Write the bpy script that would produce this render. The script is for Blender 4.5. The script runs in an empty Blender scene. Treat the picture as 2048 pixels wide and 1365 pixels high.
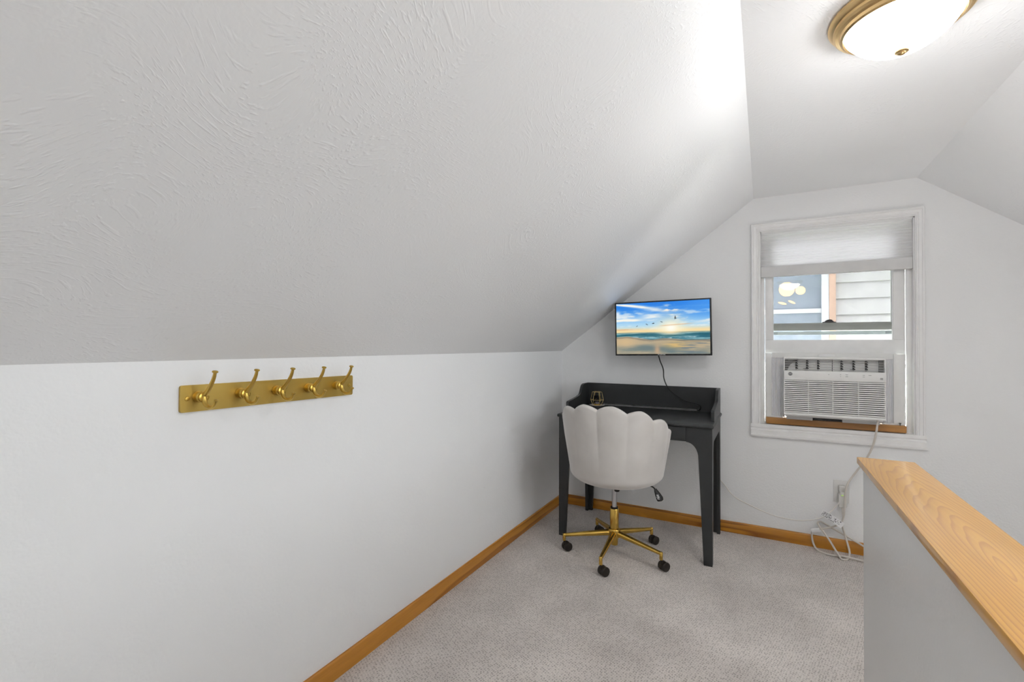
import bpy, bmesh, math, random
from mathutils import Vector, Matrix, noise as mnoise
import numpy as np
rad = math.radians
scene = bpy.context.scene
COL = scene.collection
random.seed(4)

# ------------------------------------------------------------------ camera
H = 1.25
yaw, pitch, roll = rad(28.433), rad(0.517), rad(0.155)
fw = Vector((-math.sin(yaw) * math.cos(pitch), math.cos(yaw) * math.cos(pitch), math.sin(pitch)))
rt = Vector((math.cos(yaw), math.sin(yaw), 0.0))
up = rt.cross(fw)
r2 = rt * math.cos(roll) + up * math.sin(roll)
u2 = -rt * math.sin(roll) + up * math.cos(roll)
camd = bpy.data.cameras.new('camera')
camd.sensor_width = 36.0
camd.lens = 928.0 / 2048.0 * 36.0
camd.clip_start = 0.02
cam = bpy.data.objects.new('camera', camd)
COL.objects.link(cam)
cam.matrix_world = Matrix(((r2.x, u2.x, -fw.x, 0), (r2.y, u2.y, -fw.y, 0), (r2.z, u2.z, -fw.z, H), (0, 0, 0, 1)))
scene.camera = cam

# ------------------------------------------------------------------ world, daylight, exposure
SKY = 2.7
LAMP = 18.0
SUN = 70.0
STAIR_FILL = 85.0
world = bpy.data.worlds.new('sky')
scene.world = world
world.use_nodes = True
bg = world.node_tree.nodes['Background']
bg.inputs[0].default_value = (0.95, 0.975, 1.0, 1)
bg.inputs[1].default_value = SKY
scene.view_settings.view_transform = 'Standard'
scene.view_settings.look = 'None'
scene.view_settings.exposure = 1.16
scene.view_settings.gamma = 1.0
scene.view_settings.use_curve_mapping = False
scene.cycles.use_denoising = True
scene.cycles.max_bounces = 8
scene.cycles.diffuse_bounces = 6
scene.cycles.glossy_bounces = 3
scene.cycles.use_adaptive_sampling = True
scene.cycles.adaptive_threshold = 0.06
scene.cycles.adaptive_min_samples = 12
scene.cycles.use_light_tree = False
scene.cycles.sample_clamp_indirect = 6.0


sund = bpy.data.lights.new('sun', 'SUN')
sund.energy = SUN
sund.angle = rad(0.53)
sund.color = (1.0, 0.97, 0.92)
sun = bpy.data.objects.new('sun', sund)
COL.objects.link(sun)
sun.rotation_euler = Vector((0.2, 1.0, -1.5)).to_track_quat('-Z', 'Y').to_euler()   # high sun behind the house, falling on the neighbour's wall


def portal(name, loc, rot, sx, sy):
    l = bpy.data.lights.new(name, 'AREA')
    l.shape = 'RECTANGLE'
    l.size, l.size_y = sx, sy
    l.cycles.is_portal = True
    o = bpy.data.objects.new(name, l)
    COL.objects.link(o)
    o.location = loc
    o.rotation_euler = rot
    return o


portal('sky_portal', (0.37, 3.64, 1.38), (rad(-90), 0, 0), 0.76, 1.28)
portal('sky_portal_fill', (2.30, 0.85, 1.56), (0, rad(90), 0), 1.0, 2.1)

# ------------------------------------------------------------------ helpers
def tag(o, label=None, cat=None, group=None, kind=None):
    if label: o['label'] = label
    if cat: o['category'] = cat
    if group: o['group'] = group
    if kind: o['kind'] = kind
    return o


def empty(name, loc=(0, 0, 0), rz=0.0, label=None, cat=None, group=None):
    o = bpy.data.objects.new(name, None)
    COL.objects.link(o)
    o.location = loc
    o.rotation_euler = (0, 0, rz)
    o.empty_display_size = 0.05
    return tag(o, label, cat, group)


def parent_loc(p):
    loc = Vector((0, 0, 0))
    while p is not None:
        loc += p.location
        p = p.parent
    return loc


class MB:
    def __init__(s):
        s.v, s.f = [], []

    def add(s, vs, fs, M=None):
        n = len(s.v)
        if M is not None:
            vs = [tuple(M @ Vector(p)) for p in vs]
        s.v += [tuple(p) for p in vs]
        s.f += [tuple(i + n for i in f) for f in fs]
        return s

    def box(s, a, b, bev=0.0, M=None, seg=2):
        x0, y0, z0 = [min(p, q) for p, q in zip(a, b)]
        x1, y1, z1 = [max(p, q) for p, q in zip(a, b)]
        vs = [(x0, y0, z0), (x1, y0, z0), (x1, y1, z0), (x0, y1, z0), (x0, y0, z1), (x1, y0, z1), (x1, y1, z1), (x0, y1, z1)]
        fs = [(0, 3, 2, 1), (4, 5, 6, 7), (0, 1, 5, 4), (1, 2, 6, 5), (2, 3, 7, 6), (3, 0, 4, 7)]
        if bev > 0:
            bm = bmesh.new()
            bv = [bm.verts.new(p) for p in vs]
            for f in fs: bm.faces.new([bv[i] for i in f])
            bmesh.ops.bevel(bm, geom=bm.edges[:] + bm.verts[:], offset=bev, segments=seg, affect='EDGES', profile=0.5)
            bm.verts.index_update()
            vs = [tuple(v.co) for v in bm.verts]
            fs = [tuple(v.index for v in f.verts) for f in bm.faces]
            bm.free()
        return s.add(vs, fs, M)

    def prism(s, poly, fn, d0, d1):
        """poly: 2D points; fn(a,b,d) -> 3D; extruded from d0 to d1"""
        n = len(poly)
        vs = [fn(a, b, d0) for a, b in poly] + [fn(a, b, d1) for a, b in poly]
        fs = [tuple(range(n - 1, -1, -1)), tuple(range(n, 2 * n))]
        for i in range(n):
            j = (i + 1) % n
            fs.append((i, j, n + j, n + i))
        return s.add(vs, fs)

    def lathe(s, prof, seg=32, M=None, cap=True):
        vs, fs = [], []
        n = len(prof)
        for k in range(seg):
            a = 2 * math.pi * k / seg
            for r, z in prof:
                vs.append((r * math.cos(a), r * math.sin(a), z))
        for k in range(seg):
            k2 = (k + 1) % seg
            for i in range(n - 1):
                fs.append((k * n + i, k2 * n + i, k2 * n + i + 1, k * n + i + 1))
        if cap:
            if prof[0][0] > 1e-6: fs.append(tuple(k * n for k in range(seg - 1, -1, -1)))
            if prof[-1][0] > 1e-6: fs.append(tuple(k * n + n - 1 for k in range(seg)))
        return s.add(vs, fs, M)

    def tube(s, path, r, seg=10, closed=False, sq=1.0):
        path = [Vector(p) for p in path]
        n = len(path)
        rs = r if isinstance(r, (list, tuple)) else [r] * n
        vs, fs = [], []
        ref = None
        for i, p in enumerate(path):
            if closed:
                t = (path[(i + 1) % n] - path[i - 1]).normalized()
            else:
                t = (path[min(i + 1, n - 1)] - path[max(i - 1, 0)]).normalized()
            if ref is None:
                ref = t.orthogonal().normalized()
            ref = (ref - t * ref.dot(t))
            if ref.length < 1e-6: ref = t.orthogonal()
            ref.normalize()
            b = t.cross(ref)
            for k in range(seg):
                a = 2 * math.pi * k / seg
                vs.append(tuple(p + (ref * math.cos(a) + b * math.sin(a) * sq) * rs[i]))
        m = n if closed else n - 1
        for i in range(m):
            j = (i + 1) % n
            for k in range(seg):
                k2 = (k + 1) % seg
                fs.append((i * seg + k, i * seg + k2, j * seg + k2, j * seg + k))
        if not closed:
            fs.append(tuple(range(seg - 1, -1, -1)))
            fs.append(tuple((n - 1) * seg + k for k in range(seg)))
        return s.add(vs, fs)

    def build(s, name, mat, parent=None, smooth=True, angle=35, fix=True, world=False):
        if world and parent is not None:      # coordinates were given in the room's frame
            inv = Matrix.Translation(parent_loc(parent)).inverted()
            s.v = [tuple(inv @ Vector(p)) for p in s.v]
        me = bpy.data.meshes.new(name)
        me.from_pydata(s.v, [], s.f)
        if fix:
            bm = bmesh.new()
            bm.from_mesh(me)
            bmesh.ops.remove_doubles(bm, verts=bm.verts, dist=1e-6)
            bmesh.ops.recalc_face_normals(bm, faces=bm.faces)
            bm.to_mesh(me)
            bm.free()
        if smooth:
            me.polygons.foreach_set('use_smooth', [True] * len(me.polygons))
            me.set_sharp_from_angle(angle=rad(angle))
        me.materials.append(mat)
        o = bpy.data.objects.new(name, me)
        COL.objects.link(o)
        if parent: o.parent = parent
        return o


def copy_part(o, parent, loc=None, rot=None):
    c = o.copy()
    COL.objects.link(c)
    c.parent = parent
    if loc is not None: c.location = loc
    if rot is not None: c.rotation_euler = rot
    return c


def spline(pts, n=12):
    P = [Vector(p) for p in pts]
    P = [P[0] * 2 - P[1]] + P + [P[-1] * 2 - P[-2]]
    out = []
    for i in range(1, len(P) - 2):
        for k in range(n):
            t = k / n
            a, b, c, d = P[i - 1], P[i], P[i + 1], P[i + 2]
            out.append(0.5 * ((2 * b) + (c - a) * t + (2 * a - 5 * b + 4 * c - d) * t * t + (3 * b - a - 3 * c + d) * t ** 3))
    out.append(P[-2])
    return out


def text(body, size, mat, name, parent, M, ext=0.0004, align='CENTER'):
    cu = bpy.data.curves.new('t', 'FONT')
    cu.body = body
    cu.size = size
    cu.extrude = ext
    cu.align_x = align
    cu.align_y = 'CENTER'
    cu.resolution_u = 3
    o = bpy.data.objects.new('t', cu)
    COL.objects.link(o)
    dg = bpy.context.evaluated_depsgraph_get()
    me = bpy.data.meshes.new_from_object(o.evaluated_get(dg))
    bpy.data.objects.remove(o)
    me.transform(M)
    me.materials.clear()
    me.materials.append(mat)
    t = bpy.data.objects.new(name, me)
    COL.objects.link(t)
    if parent: t.parent = parent
    return t


# ------------------------------------------------------------------ materials
def newmat(name):
    m = bpy.data.materials.new(name)
    m.use_nodes = True
    nt = m.node_tree
    return m, nt, nt.nodes['Principled BSDF']


def N(nt, t, **kw):
    n = nt.nodes.new(t)
    for k, v in kw.items():
        if k.startswith('i_'):
            key = k[2:]
            n.inputs[int(key) if key.isdigit() else key.replace('_', ' ')].default_value = v
        else:
            setattr(n, k, v)
    return n


def ramp(nt, fac, stops):
    r = nt.nodes.new('ShaderNodeValToRGB')
    e = r.color_ramp.elements
    while len(e) < len(stops): e.new(0.5)
    for el, (p, c) in zip(e, stops):
        el.position = p
        el.color = (c[0], c[1], c[2], 1)
    nt.links.new(fac, r.inputs[0])
    return r.outputs[0]


def coords(nt, scale=(1, 1, 1), kind='Object', rot=(0, 0, 0), loc=(0, 0, 0)):
    tc = nt.nodes.new('ShaderNodeTexCoord')
    mp = nt.nodes.new('ShaderNodeMapping')
    mp.inputs['Scale'].default_value = scale
    mp.inputs['Rotation'].default_value = rot
    mp.inputs['Location'].default_value = loc
    nt.links.new(tc.outputs[kind], mp.inputs[0])
    return mp.outputs[0]


def simple(name, col, rough=0.5, metal=0.0, var=0.0, vscale=20, bump=0.0, bscale=200, bdist=0.001, spec=0.5, coat=0.0):
    m, nt, p = newmat(name)
    p.inputs['Base Color'].default_value = (*col, 1)
    p.inputs['Roughness'].default_value = rough
    p.inputs['Metallic'].default_value = metal
    p.inputs['Specular IOR Level'].default_value = spec
    p.inputs['Coat Weight'].default_value = coat
    v = coords(nt)
    nz = N(nt, 'ShaderNodeTexNoise', i_Scale=vscale, i_Detail=1.0)
    nt.links.new(v, nz.inputs['Vector'])
    k = max(var, 0.02)
    c = ramp(nt, nz.outputs[0], [(0.3, [x * (1 - k) for x in col]), (0.7, [min(1, x * (1 + k)) for x in col])])
    nt.links.new(c, p.inputs['Base Color'])
    if bump > 0:
        b = N(nt, 'ShaderNodeTexNoise', i_Scale=bscale, i_Detail=1.0)
        nt.links.new(v, b.inputs['Vector'])
        bp = N(nt, 'ShaderNodeBump', i_Strength=bump, i_Distance=bdist)
        nt.links.new(b.outputs[0], bp.inputs['Height'])
        nt.links.new(bp.outputs[0], p.inputs['Normal'])
    return m


def paint(name, col, rough, strength, dist, brushed):
    """painted plaster, orange-peel relief; brushed adds the stomped / combed ceiling texture"""
    m, nt, p = newmat(name)
    p.inputs['Roughness'].default_value = rough
    p.inputs['Specular IOR Level'].default_value = 0.4
    v = coords(nt)
    big = N(nt, 'ShaderNodeTexNoise', i_Scale=1.6, i_Detail=1.0)
    nt.links.new(v, big.inputs['Vector'])
    c = ramp(nt, big.outputs[0], [(0.3, [x * 0.985 for x in col]), (0.7, [min(1, x * 1.012) for x in col])])
    nt.links.new(c, p.inputs['Base Color'])
    n1 = N(nt, 'ShaderNodeTexNoise', i_Scale=95.0, i_Detail=1.5, i_Roughness=0.55)
    nt.links.new(v, n1.inputs['Vector'])
    h = n1.outputs[0]
    if brushed:
        # swirled brush strokes: stretched noise, direction varied by a broad distortion
        dn = N(nt, 'ShaderNodeTexNoise', i_Scale=4.0, i_Detail=0.0)
        nt.links.new(v, dn.inputs['Vector'])
        mx = N(nt, 'ShaderNodeMix', data_type='RGBA', blend_type='LINEAR_LIGHT')
        mx.inputs[0].default_value = 0.16
        nt.links.new(v, mx.inputs[6])
        nt.links.new(dn.outputs['Color'], mx.inputs[7])
        vv = mx.outputs[2]
        mp = N(nt, 'ShaderNodeMapping')
        mp.inputs['Scale'].default_value = (125, 34, 125)
        mp.inputs['Rotation'].default_value = (0.0, 0.0, 0.15)
        nt.links.new(vv, mp.inputs[0])
        n2r = N(nt, 'ShaderNodeTexNoise', i_Scale=1.0, i_Detail=1.5, i_Roughness=0.55, i_Distortion=0.0)
        nt.links.new(mp.outputs[0], n2r.inputs['Vector'])
        n2 = N(nt, 'ShaderNodeMapRange', interpolation_type='SMOOTHSTEP')
        n2.inputs['From Min'].default_value = 0.52
        n2.inputs['From Max'].default_value = 0.74
        nt.links.new(n2r.outputs[0], n2.inputs[0])
        # patches where the strokes are strong
        pm = N(nt, 'ShaderNodeTexNoise', i_Scale=2.6, i_Detail=0.0)
        nt.links.new(v, pm.inputs['Vector'])
        pr = N(nt, 'ShaderNodeMapRange')
        pr.inputs['From Min'].default_value = 0.40
        pr.inputs['From Max'].default_value = 0.68
        pr.inputs['To Min'].default_value = 0.25
        pr.inputs['To Max'].default_value = 1.5
        nt.links.new(pm.outputs[0], pr.inputs[0])
        st = N(nt, 'ShaderNodeMath', operation='MULTIPLY')
        nt.links.new(n2.outputs[0], st.inputs[0])
        nt.links.new(pr.outputs[0], st.inputs[1])
        ad = N(nt, 'ShaderNodeMath', operation='MULTIPLY_ADD')
        ad.inputs[1].default_value = 0.45
        nt.links.new(n1.outputs[0], ad.inputs[0])
        nt.links.new(st.outputs[0], ad.inputs[2])
        h = ad.outputs[0]
    bp = N(nt, 'ShaderNodeBump', i_Strength=strength, i_Distance=dist)
    nt.links.new(h, bp.inputs['Height'])
    nt.links.new(bp.outputs[0], p.inputs['Normal'])
    return m


def wood(name, light, dark, axis, rough=0.3, ring=16.0, coat=0.3, knots=False, rot=(0, 0, 0), loc=(0, 0, 0), stretch=0.07, bumps=0.15):
    """varnished pine; the grain runs along the given axis"""
    m, nt, p = newmat(name)
    sc = [1.0, 1.0, 1.0]
    sc[axis] = stretch
    v = coords(nt, tuple(sc), rot=rot, loc=loc)
    dn = N(nt, 'ShaderNodeTexNoise', i_Scale=6.0, i_Detail=2.0)
    nt.links.new(v, dn.inputs['Vector'])
    mx = N(nt, 'ShaderNodeMix', data_type='RGBA', blend_type='LINEAR_LIGHT')
    mx.inputs[0].default_value = 0.045
    nt.links.new(v, mx.inputs[6])
    nt.links.new(dn.outputs['Color'], mx.inputs[7])
    w = N(nt, 'ShaderNodeTexWave', wave_type='RINGS', rings_direction='XYZ'[axis], wave_profile='SAW', i_Scale=ring, i_Distortion=1.2, i_Detail=2.0)
    w.inputs['Detail Scale'].default_value = 2.0
    nt.links.new(mx.outputs[2], w.inputs['Vector'])
    g = N(nt, 'ShaderNodeTexNoise', i_Scale=140.0, i_Detail=4.0)
    nt.links.new(v, g.inputs['Vector'])
    big = N(nt, 'ShaderNodeTexNoise', i_Scale=9.0, i_Detail=2.0)
    nt.links.new(v, big.inputs['Vector'])
    mid = [(a * 0.72 + b * 0.28) for a, b in zip(light, dark)]
    c1 = ramp(nt, w.outputs[0], [(0.0, light), (0.62, mid), (0.92, dark), (1.0, light)])
    m1 = N(nt, 'ShaderNodeMix', data_type='RGBA', blend_type='MULTIPLY')
    m1.inputs[0].default_value = 0.5
    nt.links.new(c1, m1.inputs[6])
    nt.links.new(ramp(nt, g.outputs[0], [(0.3, (0.82, 0.8, 0.76)), (0.7, (1.05, 1.05, 1.05))]), m1.inputs[7])
    m2 = N(nt, 'ShaderNodeMix', data_type='RGBA', blend_type='MULTIPLY')
    m2.inputs[0].default_value = 0.7
    nt.links.new(m1.outputs[2], m2.inputs[6])
    nt.links.new(ramp(nt, big.outputs[0], [(0.3, (0.84, 0.8, 0.76)), (0.7, (1.1, 1.1, 1.1))]), m2.inputs[7])
    out = m2.outputs[2]
    nt.links.new(out, p.inputs['Base Color'])
    p.inputs['Roughness'].default_value = rough
    p.inputs['Coat Weight'].default_value = coat
    p.inputs['Coat Roughness'].default_value = 0.12
    bp = N(nt, 'ShaderNodeBump', i_Strength=bumps, i_Distance=0.0012)
    nt.links.new(w.outputs[0], bp.inputs['Height'])
    nt.links.new(bp.outputs[0], p.inputs['Normal'])
    if coat: nt.links.new(bp.outputs[0], p.inputs['Coat Normal'])
    return m


def cap_wood():
    """flat-sawn pine board: oval growth rings drawn out along the board, clear glossy varnish"""
    m, nt, p = newmat('varnished_cap')
    L, D = (0.80, 0.41, 0.040), (0.50, 0.185, 0.012)
    v0 = coords(nt, (1.0, 0.10, 0.35), loc=(-0.335, -0.104, -0.315))
    dn = N(nt, 'ShaderNodeTexNoise', i_Scale=14.0, i_Detail=2.0)
    nt.links.new(v0, dn.inputs['Vector'])
    mx = N(nt, 'ShaderNodeMix', data_type='RGBA', blend_type='LINEAR_LIGHT')
    mx.inputs[0].default_value = 0.022
    nt.links.new(v0, mx.inputs[6])
    nt.links.new(dn.outputs['Color'], mx.inputs[7])
    w = N(nt, 'ShaderNodeTexWave', wave_type='RINGS', rings_direction='Z', wave_profile='SAW', i_Scale=48.0, i_Distortion=0.6, i_Detail=1.0)
    nt.links.new(mx.outputs[2], w.inputs['Vector'])
    c1 = ramp(nt, w.outputs[0], [(0.0, L), (0.55, [a * 0.86 + b * 0.14 for a, b in zip(L, D)]), (0.9, [a * 0.4 + b * 0.6 for a, b in zip(L, D)]), (1.0, L)])
    v1 = coords(nt, (1.0, 0.04, 1.0))
    g = N(nt, 'ShaderNodeTexNoise', i_Scale=160.0, i_Detail=2.0)
    nt.links.new(v1, g.inputs['Vector'])
    b = N(nt, 'ShaderNodeTexNoise', i_Scale=11.0, i_Detail=1.0)
    nt.links.new(v1, b.inputs['Vector'])
    m1 = N(nt, 'ShaderNodeMix', data_type='RGBA', blend_type='MULTIPLY')
    m1.inputs[0].default_value = 0.4
    nt.links.new(c1, m1.inputs[6])
    nt.links.new(ramp(nt, g.outputs[0], [(0.3, (0.84, 0.8, 0.74)), (0.7, (1.05, 1.05, 1.05))]), m1.inputs[7])
    m2 = N(nt, 'ShaderNodeMix', data_type='RGBA', blend_type='MULTIPLY')
    m2.inputs[0].default_value = 0.6
    nt.links.new(m1.outputs[2], m2.inputs[6])
    nt.links.new(ramp(nt, b.outputs[0], [(0.3, (0.88, 0.82, 0.76)), (0.7, (1.1, 1.1, 1.1))]), m2.inputs[7])
    nt.links.new(m2.outputs[2], p.inputs['Base Color'])
    p.inputs['Roughness'].default_value = 0.4
    p.inputs['Coat Weight'].default_value = 1.0
    p.inputs['Coat Roughness'].default_value = 0.22
    p.inputs['Coat IOR'].default_value = 1.5
    bp = N(nt, 'ShaderNodeBump', i_Strength=0.12, i_Distance=0.0006)
    nt.links.new(w.outputs[0], bp.inputs['Height'])
    nt.links.new(bp.outputs[0], p.inputs['Coat Normal'])
    return m


M = {}
WHITE = (0.852, 0.86, 0.868)
M['wall'] = paint('painted_wall', WHITE, 0.5, 0.35, 0.0022, False)
M['slope'] = paint('painted_slope', (0.842, 0.85, 0.86), 0.42, 0.24, 0.003, True)
M['ceiling'] = paint('painted_ceiling', (0.842, 0.85, 0.86), 0.45, 0.24, 0.003, True)
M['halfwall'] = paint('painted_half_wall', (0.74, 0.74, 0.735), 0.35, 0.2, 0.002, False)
M['trim_white'] = simple('white_trim_paint', (0.84, 0.84, 0.84), 0.4)
M['base'] = wood('varnished_baseboard', (0.62, 0.275, 0.035), (0.38, 0.135, 0.010), 1, 0.32, ring=20, coat=0.25)
M['base_x'] = wood('varnished_baseboard_far', (0.60, 0.26, 0.022), (0.30, 0.10, 0.008), 0, 0.32, ring=24, coat=0.25)
M['cap'] = cap_wood()
M['board'] = wood('varnished_sill', (0.50, 0.25, 0.07), (0.36, 0.16, 0.04), 0, 0.4, ring=20, coat=0.2)


def carpet_mat():
    m, nt, p = newmat('loop_carpet')
    v = coords(nt)
    p.inputs['Roughness'].default_value = 0.95
    p.inputs['Specular IOR Level'].default_value = 0.1
    p.inputs['Sheen Weight'].default_value = 0.25
    vo = N(nt, 'ShaderNodeTexVoronoi', i_Scale=118.0, i_Randomness=0.42)
    mp = N(nt, 'ShaderNodeMapping')
    mp.inputs['Scale'].default_value = (1.0, 0.72, 1.0)
    mp.inputs['Rotation'].default_value = (0, 0, 0.35)
    nt.links.new(v, mp.inputs[0])
    nt.links.new(mp.outputs[0], vo.inputs['Vector'])
    fine = N(nt, 'ShaderNodeTexNoise', i_Scale=420.0, i_Detail=1.0)
    nt.links.new(v, fine.inputs['Vector'])
    broad = N(nt, 'ShaderNodeTexNoise', i_Scale=2.2, i_Detail=2.0, i_Roughness=0.6)
    nt.links.new(v, broad.inputs['Vector'])
    c1 = ramp(nt, vo.outputs['Distance'], [(0.0, (0.24, 0.215, 0.195)), (0.15, (0.34, 0.31, 0.285)), (0.34, (0.575, 0.53, 0.50)), (0.6, (0.68, 0.63, 0.595))])
    m1 = N(nt, 'ShaderNodeMix', data_type='RGBA', blend_type='MULTIPLY')
    m1.inputs[0].default_value = 0.9
    nt.links.new(c1, m1.inputs[6])
    nt.links.new(ramp(nt, fine.outputs[0], [(0.32, (0.72, 0.72, 0.72)), (0.68, (1.22, 1.22, 1.22))]), m1.inputs[7])
    m2 = N(nt, 'ShaderNodeMix', data_type='RGBA', blend_type='MULTIPLY')
    m2.inputs[0].default_value = 1.0
    nt.links.new(m1.outputs[2], m2.inputs[6])
    nt.links.new(ramp(nt, broad.outputs[0], [(0.3, (0.84, 0.835, 0.83)), (0.7, (1.14, 1.14, 1.14))]), m2.inputs[7])
    nt.links.new(m2.outputs[2], p.inputs['Base Color'])
    ad = N(nt, 'ShaderNodeMath', operation='MULTIPLY_ADD')
    ad.inputs[1].default_value = 0.5
    nt.links.new(fine.outputs[0], ad.inputs[0])
    nt.links.new(vo.outputs['Distance'], ad.inputs[2])
    bp = N(nt, 'ShaderNodeBump', i_Strength=0.6, i_Distance=0.004)
    nt.links.new(ad.outputs[0], bp.inputs['Height'])
    nt.links.new(bp.outputs[0], p.inputs['Normal'])
    return m


M['carpet'] = carpet_mat()
M['desk'] = simple('charcoal_lacquer', (0.033, 0.035, 0.036), 0.42, bump=0.05, bscale=90, var=0.05)
M['desk_seam'] = simple('dark_gap', (0.01, 0.01, 0.01), 0.8)
M['gold'] = simple('polished_gold', (0.66, 0.43, 0.10), 0.2, 1.0, var=0.04)
M['wire'] = simple('pale_gold_wire', (0.86, 0.66, 0.30), 0.4, 0.8)
M['brass'] = simple('satin_brass', (0.62, 0.42, 0.10), 0.30, 1.0, var=0.05, vscale=6)
M['brushed'] = simple('brushed_brass', (0.53, 0.37, 0.10), 0.38, 1.0, var=0.06, vscale=9, bump=0.03, bscale=300)
M['antique'] = simple('antique_brass', (0.74, 0.52, 0.25), 0.28, 1.0, var=0.08, vscale=8)
M['chrome'] = simple('brushed_steel', (0.60, 0.61, 0.63), 0.28, 1.0)
M['black'] = simple('black_plastic', (0.015, 0.014, 0.013), 0.4)
M['caster'] = simple('dark_brown_plastic', (0.022, 0.017, 0.013), 0.35)
M['bezel'] = simple('tv_bezel', (0.018, 0.018, 0.019), 0.4)
M['acwhite'] = simple('ac_plastic', (0.80, 0.80, 0.79), 0.4, spec=0.4)
M['acgrey'] = simple('ac_duct_plastic', (0.50, 0.50, 0.50), 0.5)
M['acdark'] = simple('ac_dark_interior', (0.17, 0.17, 0.17), 0.6)
M['acvane'] = simple('ac_vane', (0.03, 0.03, 0.03), 0.5)
M['accordion'] = simple('accordion_vinyl', (0.85, 0.85, 0.86), 0.4)
M['ink'] = simple('grey_print', (0.30, 0.30, 0.30), 0.6)
M['inkdark'] = simple('dark_print', (0.07, 0.07, 0.075), 0.5)
M['whiteink'] = simple('white_print', (0.85, 0.85, 0.85), 0.5)
M['cordwhite'] = simple('white_cord', (0.74, 0.72, 0.69), 0.45)
M['cordbeige'] = simple('beige_cord', (0.66, 0.62, 0.57), 0.45)
M['cordblack'] = simple('black_cord', (0.012, 0.012, 0.012), 0.4)
M['plate'] = simple('outlet_plastic', (0.76, 0.755, 0.74), 0.35)
M['plug'] = simple('plug_plastic', (0.68, 0.67, 0.64), 0.4)
M['tagpaper'] = simple('paper_tag', (0.82, 0.82, 0.83), 0.6)
M['ceramic'] = simple('white_ceramic', (0.75, 0.73, 0.70), 0.25)
M['bronze'] = simple('bronze_lock', (0.06, 0.055, 0.06), 0.4, 0.6)
M['greenrail'] = simple('weathered_sash', (0.64, 0.66, 0.61), 0.5, var=0.06)
M['bluestrip'] = simple('storm_frame', (0.62, 0.70, 0.72), 0.4)
M['stormgrey'] = simple('storm_corner', (0.36, 0.40, 0.42), 0.5)
M['grass'] = simple('lawn', (0.06, 0.09, 0.035), 0.9, var=0.3)
M['siding'] = simple('white_clapboard', (0.50, 0.495, 0.49), 0.6, var=0.05, vscale=7, bump=0.2, bscale=40)
M['rawwood'] = simple('bare_wood_trim', (0.50, 0.34, 0.26), 0.7, var=0.12, vscale=9)
M['extwhite'] = simple('exterior_white', (0.62, 0.63, 0.66), 0.5)
M['house'] = simple('exterior_wall', (0.6, 0.6, 0.6), 0.8)
M['roof_blocker'] = simple('blocker_roofing', (0.16, 0.15, 0.15), 0.8)


def velvet():
    m, nt, p = newmat('pale_velvet')
    v = coords(nt)
    a = N(nt, 'ShaderNodeTexNoise', i_Scale=5.0, i_Detail=3.0)
    nt.links.new(v, a.inputs['Vector'])
    nt.links.new(ramp(nt, a.outputs[0], [(0.3, (0.56, 0.535, 0.51)), (0.7, (0.65, 0.625, 0.60))]), p.inputs['Base Color'])
    p.inputs['Roughness'].default_value = 0.8
    p.inputs['Specular IOR Level'].default_value = 0.15
    p.inputs['Sheen Weight'].default_value = 0.6
    p.inputs['Sheen Roughness'].default_value = 0.35
    f = N(nt, 'ShaderNodeTexNoise', i_Scale=500.0, i_Detail=2.0)
    nt.links.new(v, f.inputs['Vector'])
    bp = N(nt, 'ShaderNodeBump', i_Strength=0.1, i_Distance=0.001)
    nt.links.new(f.outputs[0], bp.inputs['Height'])
    nt.links.new(bp.outputs[0], p.inputs['Normal'])
    return m


M['velvet'] = velvet()


def glass(name, tint=(1, 1, 1), refl=0.10):
    m = bpy.data.materials.new(name)
    m.use_nodes = True
    nt = m.node_tree
    nt.nodes.clear()
    o = nt.nodes.new('ShaderNodeOutputMaterial')
    t = N(nt, 'ShaderNodeBsdfTransparent')
    t.inputs[0].default_value = (*tint, 1)
    g = N(nt, 'ShaderNodeBsdfGlossy')
    g.inputs['Roughness'].default_value = 0.02
    mx = nt.nodes.new('ShaderNodeMixShader')
    fr = N(nt, 'ShaderNodeFresnel')
    fr.inputs[0].default_value = 1.45
    nt.links.new(fr.outputs[0], mx.inputs[0])
    nt.links.new(t.outputs[0], mx.inputs[1])
    nt.links.new(g.outputs[0], mx.inputs[2])
    nt.links.new(mx.outputs[0], o.inputs[0])
    return m


M['glass'] = glass('window_glass', (0.84, 0.84, 0.845))
M['clearglass'] = glass('clear_glass', (0.97, 0.98, 0.98))
M['votive'] = glass('smoky_votive_glass', (0.72, 0.72, 0.76))


def emit(name, col, s):
    m, nt, p = newmat(name)
    p.inputs['Base Color'].default_value = (*col, 1)
    p.inputs['Emission Color'].default_value = (*col, 1)
    p.inputs['Emission Strength'].default_value = s
    p.inputs['Roughness'].default_value = 0.4
    return m


M['lampglass'] = emit('lit_alabaster_glass', (1.0, 0.985, 0.965), LAMP)
M['fillglobe'] = emit('fill_globe_glass', (1.0, 0.985, 0.965), STAIR_FILL)  # for the unseen globe added in the stairwell as upward fill
M['led'] = emit('green_led', (0.45, 0.75, 0.1), 0.25)
M['warmglow'] = emit('painted_warm_glow', (1.0, 0.63, 0.36), 0.36)  # warm light spots painted in as glowing blobs on the neighbour's pane
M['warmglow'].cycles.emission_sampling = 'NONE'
M['led'].cycles.emission_sampling = 'NONE'


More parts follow.
